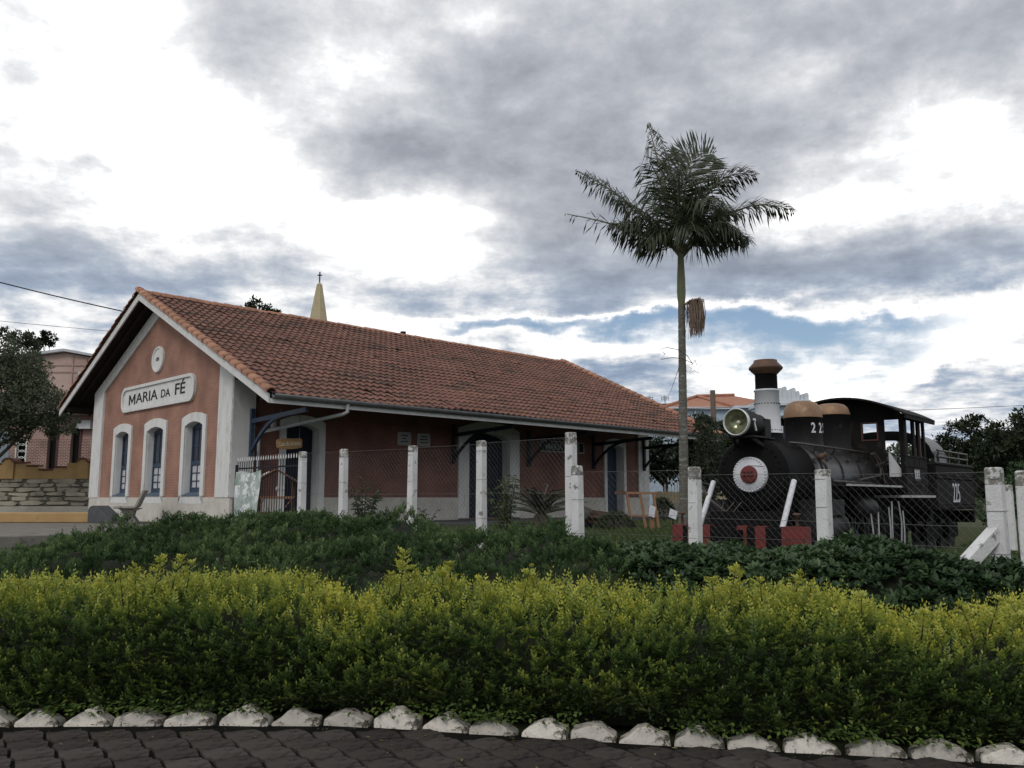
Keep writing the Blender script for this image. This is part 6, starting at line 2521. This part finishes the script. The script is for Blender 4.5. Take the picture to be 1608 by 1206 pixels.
def blue_house():
    D = 62.0
    P = lambda px, py, d=D: at(px, py, d)
    r = thing('blue_house', 'pale blue house with an orange hipped tile roof behind the locomotive', 'house', (0, D, 0))
    z = lambda py: P(1100, py).z
    x = lambda px: P(px, 640).x
    zb, ze = .8, z(643)
    MB().box((x(1040), 0, zb), (x(1147), 9, ze)).build('wall', M['pale_blue'], r)
    MB().box((x(1147.5), -.8, zb), (x(1206), 9, ze)).build('wall', M['pale_blue'], r)
    MB().box((x(1036), -.35, ze), (x(1150), 0, ze + .16)).build('cornice', M['blue_white'], r)
    MB().box((x(1147), -1.15, ze + .003), (x(1208), -.35, ze + .165)).build('cornice', M['blue_white'], r)
    mb = MB()
    A, B, Cc, E = (x(1034), -.4, z(643)), (x(1150), -.4, z(640)), (x(1118), 5, z(611)), (x(1090), 12, z(640))
    rg = (x(1182), 5, z(609))
    k, l = (x(1214), -1.2, z(637)), (x(1214), 10, z(640))
    mb.add([A, B, Cc, E, rg, k, l], [(0, 1, 2), (0, 2, 3), (1, 5, 4, 2), (5, 6, 4), (3, 2, 4, 6), (0, 3, 6, 5, 1)])
    mb.build('roof', M['orange_tile'], r)
    mb = MB()
    mb.tube([Vector(A) + Vector((0, 0, .05)), Vector(Cc) + Vector((0, 0, .08))], .13, 8)
    mb.tube([Vector(B) + Vector((0, 0, .05)), Vector(Cc) + Vector((0, 0, .08))], .13, 8)
    mb.tube([Vector(Cc) + Vector((0, 0, .08)), Vector(rg) + Vector((0, 0, .08))], .13, 8)
    mb.build('ridge_cap', M['orange_tile'], r)
    mb = MB()
    mb.bar((x(1091), -.1, zb), (x(1091), -.1, ze - .02), .09, .09)
    mb.build('downpipe', M['blue_white'], r)

    r = thing('crested_house', 'pale blue facade with a stepped white crest beside the chimney', 'house', (0, 58, 0))
    D2 = 58
    x = lambda px: at(px, 640, D2).x
    z = lambda py: at(1230, py, D2).z
    MB().box((x(1196), 0, .8), (x(1272), 8, z(637))).build('wall', M['pale_blue'], r)
    MB().box((x(1194), -.35, z(637)), (x(1273), 8, z(633))).build('cornice', M['blue_white'], r)
    MB().box((x(1195), -.2, z(632.9)), (x(1272), 7.9, z(628))).build('parapet', M['blue_white'], r)
    MB().box((x(1194), -.12, z(653)), (x(1273), -.003, z(649))).build('string_course', M['blue_white'], r)
    blocks = [(1221, 1229, 609, 628), (1229.3, 1236, 607, 628), (1236.3, 1243, 612, 628), (1243.3, 1250, 609, 628), (1250.3, 1256, 614, 628), (1257, 1262, 619, 628), (1263, 1270, 617, 628)]
    for a, b, t, bt in blocks:
        mb = MB()
        w = x(b) - x(a)
        mb.box((x(a), -.1, z(bt) - .0), (x(b), .55, z(t) - w * .3))
        mb.lathe([(w / 2, -.108), (w / 2, .558)], 14, 0, Matrix.Translation((x((a + b) / 2), 0, z(t) - w * .5)) @ Matrix.Rotation(R(-90), 4, 'X'))
        mb.build('crest_block', M['blue_white'], r)
    for a, b in ((1226, 1236), (1250, 1260)):
        mb = MB()
        mb.box((x(a), -.05, z(700)), (x(b), -.004, z(663)))
        wn = mb.build('window', M['blue_white'], r)
        MB().box((x(a) + .08, -.08, z(698)), (x(b) - .08, -.052, z(666))).build('pane', M['blue_paint'], wn)


blue_house()


def antenna_house():
    D = 75
    r = thing('grey_roof_house', 'grey sheet roof with two television antennas above the station gutter', 'house', (at(1038, 640, D).x, D, 0))
    z = lambda py: at(1038, py, D).z
    MB().box((-1.4, 0, .8), (1.6, 4, z(636))).build('wall', M['pale_blue'], r)
    mb = MB()
    mb.prism([(-1.6, z(637)), (1.8, z(633)), (1.8, z(632)), (-1.6, z(636))], -.3, 4.2, 'xz')
    mb.build('roof', M['tin'], r)
    for dx, hh in ((-.85, 623), (.55, 622)):
        mb = MB()
        mb.tube([(dx, 1, z(636)), (dx, 1, z(hh - 3))], .035, 6)
        for k, zz in enumerate((hh, hh + 3)):
            mb.tube([(dx - .35, 1, z(zz)), (dx + .35, 1, z(zz) + .05)], .02, 5)
            for q in (-.3, -.1, .12, .3):
                mb.tube([(dx + q, .8, z(zz) - .15), (dx + q, 1.2, z(zz) + .15)], .015, 5)
        mb.build('antenna', M['steel'], r)


antenna_house()


def church():
    D = 135
    b = at(494, 700, D)
    r = thing('church_steeple', 'slim cream church spire with a cross above the station roof', 'steeple', (b.x, D, 0))
    z = lambda py: at(494, py, D).z
    s = D / 1340
    wt, wb = 5.6 * s, 12.6 * s
    mb = MB()
    for a, c, z0, z1 in ((wb * 1.15, wb * 1.15, .5, z(540)), ):
        mb.box((-a, -a, z0), (a, a, z1))
    mb.build('tower', M['cream'], r)
    mb = MB()
    mb.lathe([(wb * 1.35, z(540)), (wb * 1.15, z(505)), (4.5 * s, z(447)), (1.5 * s, z(444)), (0, z(443))], 8, 0, Matrix.Rotation(R(22.5), 4, 'Z'), smooth=False)
    mb.build('spire', M['cream'], r)
    mb = MB()
    mb.box((-.09, -.09, z(446)), (.09, .09, z(427)))
    mb.box((-.35, -.08, z(433)), (.35, .08, z(433) + .17))
    mb.build('cross', M['iron'], r)


church()


def pole():
    D = 46
    t, b = at(1119, 613, D), at(1119, 700, D)
    mb = MB()
    mb.tube([(0, 0, .5), (0, 0, t.z)], [.20, .14], 10)
    o = mb.build('utility_pole', M['pole'], None, (t.x, D, 0))
    tag(o, 'plain brown utility pole rising before the orange tiled roof', 'pole')


pole()


def cable(name, label, pts, r_):
    p0 = Vector(pts[0])
    mb = MB()
    mb.tube([Vector(p) - p0 for p in pts], r_, 6)
    tag(mb.build(name, M['cable'], None, p0), label, 'cable')


def sag(a, b, s, n=14):
    return [a.lerp(b, i / n) - Vector((0, 0, s * 4 * (i / n) * (1 - i / n))) for i in range(n + 1)]


cable('power_cable', 'thick black cable running down to the station ridge', sag(at(-260, 370, 26), at(208, 492, 29.5), .12), .020)
cable('power_cable', 'thin cable crossing the sky above the pink house', sag(at(-150, 488, 33), at(260, 527, 34), .05), .009)
cable('power_cable', 'thin cable passing in front of the grey green tree', sag(at(-120, 630, 29), at(150, 640, 30.5), .05), .010)
cable('power_cable', 'thin cable in the sky behind the locomotive cab', sag(at(1380, 646, 50), at(1760, 628, 52), .05), .014)
cable('guy_wire', 'thin wire from the palm trunk down to the antenna roof', sag(at(1066, 577, 21.2), at(1049, 622, 74), .1), .008)

TREES = [
    ('olive_tree', 'grey green feathery tree covering the front of the pink house', at(-22, 740, 33), [(.2, 0, 3.0, 1.9, 1.7, 1.5), (1.9, -.2, 2.5, 1.3, 1.2, 1.0), (-.6, 0, 4.3, 1.7, 1.5, 1.2), (.9, .2, 3.9, 1.2, 1.1, .9), (.6, 0, 1.7, 1.2, 1.2, .7), (2.6, 0, 1.9, .75, .8, .6)],
     30000, .13, 'olive_leaf', .16, (.1, .8)),
    ('bushy_tree', 'dense dark tree with knobbly crown behind the tender', at(1530, 740, 42), [(0, 0, 1.3, 1.5, 1.4, 1.3), (1.3, .2, 1.0, 1.2, 1.2, 1.0), (-1.1, 0, .9, 1.0, 1.0, 1.0), (.2, 0, 2.1, .8, .8, .6), (1.8, 0, .1, 1.2, 1.2, 1.0), (0, 0, -.4, 1.6, 1.3, 1.0)],
     9000, .20, 'tree_leaf', .2, (.1, .75)),
    ('bushy_tree', 'dark tree at the far edge behind the corner post', at(1610, 760, 34), [(0, 0, 1.7, 1.4, 1.3, 1.2), (-1.0, 0, 1.0, 1.0, 1., .9), (.8, 0, 2.0, 1.2, 1.2, 1.1)], 6000, .18, 'tree_leaf', .18, (.1, .7)),
    ('garden_tree', 'glossy leaved tree below the utility pole', at(1108, 775, 37), [(0, 0, 2.4, 1.2, 1., .95), (.75, 0, 1.9, 1.0, .9, .9), (-.5, 0, 1.7, .8, .8, .8), (.9, 0, 1.1, 1.0, 1., .7)], 6000, .20, 'tree_leaf', .13, (.15, .85)),
    ('garden_tree', 'slim grey green tree right behind the palm trunk', at(1118, 815, 29), [(0, 0, 2.2, .55, .55, 1.1), (.3, 0, 1.4, .65, .6, .8), (-.2, 0, 3.0, .35, .35, .6)], 5000, .13, 'olive_leaf', .07, (.0, .55)),
    ('garden_tree', 'shady tree filling the gap beyond the far station corner', at(1045, 780, 41), [(0, 0, 1.8, 1.5, 1.2, 1.1), (1.4, 0, 1.7, 1.2, 1., 1.2), (-1.2, 0, 1.6, 1.2, 1., 1.0)], 6500, .2, 'tree_leaf', .14, (.0, .5)),
    ('far_tree', 'bushy tree top peeping over the ridge near the spire', at(402, 545, 62), [(0, 0, 2.6, 1.3, 1., 1.0), (-.9, 0, 2.2, 1., .9, .8), (.9, 0, 2.1, .9, .9, .8), (2.7, 0, 1.4, .5, .5, 1.1)], 2600, .28, 'tree_leaf', .2, (.2, .9)),
    ('far_tree', 'round dark tree behind the tin roof of the pink house', at(74, 545, 60), [(0, 0, .6, .55, .5, .65), (-.85, 0, .2, .5, .5, .45)], 1200, .22, 'tree_leaf', .12, (.0, .3)),
    ('far_tree', 'pointed tree crown behind the pink house beyond the feathery tree', at(36, 545, 58), [(0, 0, .5, .95, .8, .55), (.6, 0, .1, .6, .6, .5), (-1.2, 0, .9, .7, .7, .5)], 1800, .22, 'olive_leaf', .12, (.0, .5)),
    ('far_tree', 'low shrubby tree seen through the cab windows', at(1425, 735, 48), [(0, 0, .5, 1.6, 1.2, .95), (1.6, 0, .5, 1.4, 1.2, 1.0), (3., 0, .4, 1.3, 1.2, .9), (-1.6, 0, .2, 1.0, 1., .7)], 5500, .22, 'olive_leaf', .14, (.1, .6)),
    ('bushy_tree', 'broad dark tree well beyond the corner post, past the tender', at(1720, 770, 40), [(0, 0, 1.6, 2.0, 1.6, 1.5), (1.6, 0, 1.2, 1.6, 1.4, 1.3), (-1.4, 0, .9, 1.4, 1.2, 1.0)], 5000, .22, 'tree_leaf', .18, (.1, .7)),
    ('bushy_tree', 'rounded tree on the open ground behind the tender end', at(1600, 780, 60), [(0, 0, 1.2, 2.2, 1.8, 1.6), (2.2, 0, .9, 1.8, 1.5, 1.4), (-2., 0, .6, 1.6, 1.4, 1.1)], 5000, .28, 'olive_leaf', .2, (.0, .5)),
    ('garden_tree', 'green shrub growing beside the tender wheels', at(1560, 820, 22), [(0, 0, .3, .55, .5, .4), (.5, 0, .5, .5, .5, .5), (1.0, .3, .8, .6, .6, .7)], 3800, .10, 'dark_leaf', .05, (.2, .8)),
]
for nm, lab, pos, crown, nl, ls, lm, tr, tint in TREES:
    gz_ = float(ground(pos.x, pos.y))
    crown = [(a, b, c + pos.z - gz_, d, e, f) for a, b, c, d, e, f in crown]
    tree(nm, lab, (pos.x, pos.y, gz_), crown, nl, ls, M[lm], tr, 7, max(.3, (min(c[2] for c in crown)) * .8), tint=tint)


def hill():
    mb = MB()
    n = 40
    for (px0, px1, top, D, dd) in ((1380, 2300, 672, 520, 160), (-900, 700, 735, 700, 160)):
        v = []
        for j, (fd, fz) in enumerate(((-1, 0), (-.5, .55), (0, 1), (.8, .5), (2, 0))):
            for i in range(n + 1):
                t = i / n
                x = at(px0 + (px1 - px0) * t, 781, D).x
                h = (at(804, top, D).z - 1) * (math.sin(math.pi * min(1, t * 1.15 + .02)) ** .7 if t < .86 else .3) * (1 + .25 * float(fbm(np.array(t * 9.), np.array(D * .1), 3)))
                v.append((x, D + fd * dd, .5 + max(h, 0) * fz))
        mb.add(v, [(j * (n + 1) + i, j * (n + 1) + i + 1, (j + 1) * (n + 1) + i + 1, (j + 1) * (n + 1) + i) for j in range(4) for i in range(n)], 0, True)
    tag(mb.build('hills', M['hill'], fix=False), kind='structure')


hill()


# ------------------------------------------------------------------ families of like things
GROUPS = {'power_cable': 'overhead cables', 'garden_tree': 'small trees round the station', 'bushy_tree': 'dark trees beyond the tender', 'far_tree': 'distant tree tops',
          'tall_plant': 'leafy plants behind the tall fence', 'clipped_bush': 'clipped bushes on the lawn', 'concrete_post': 'single white concrete posts', 'wire_fence': 'wire mesh fences',
          'dark_shrub_bed': 'dark shrub beds behind the golden hedge'}
for o in C.objects:
    if o.parent is None:
        g = GROUPS.get(o.name.split('.')[0])
        if g:
            o['group'] = g
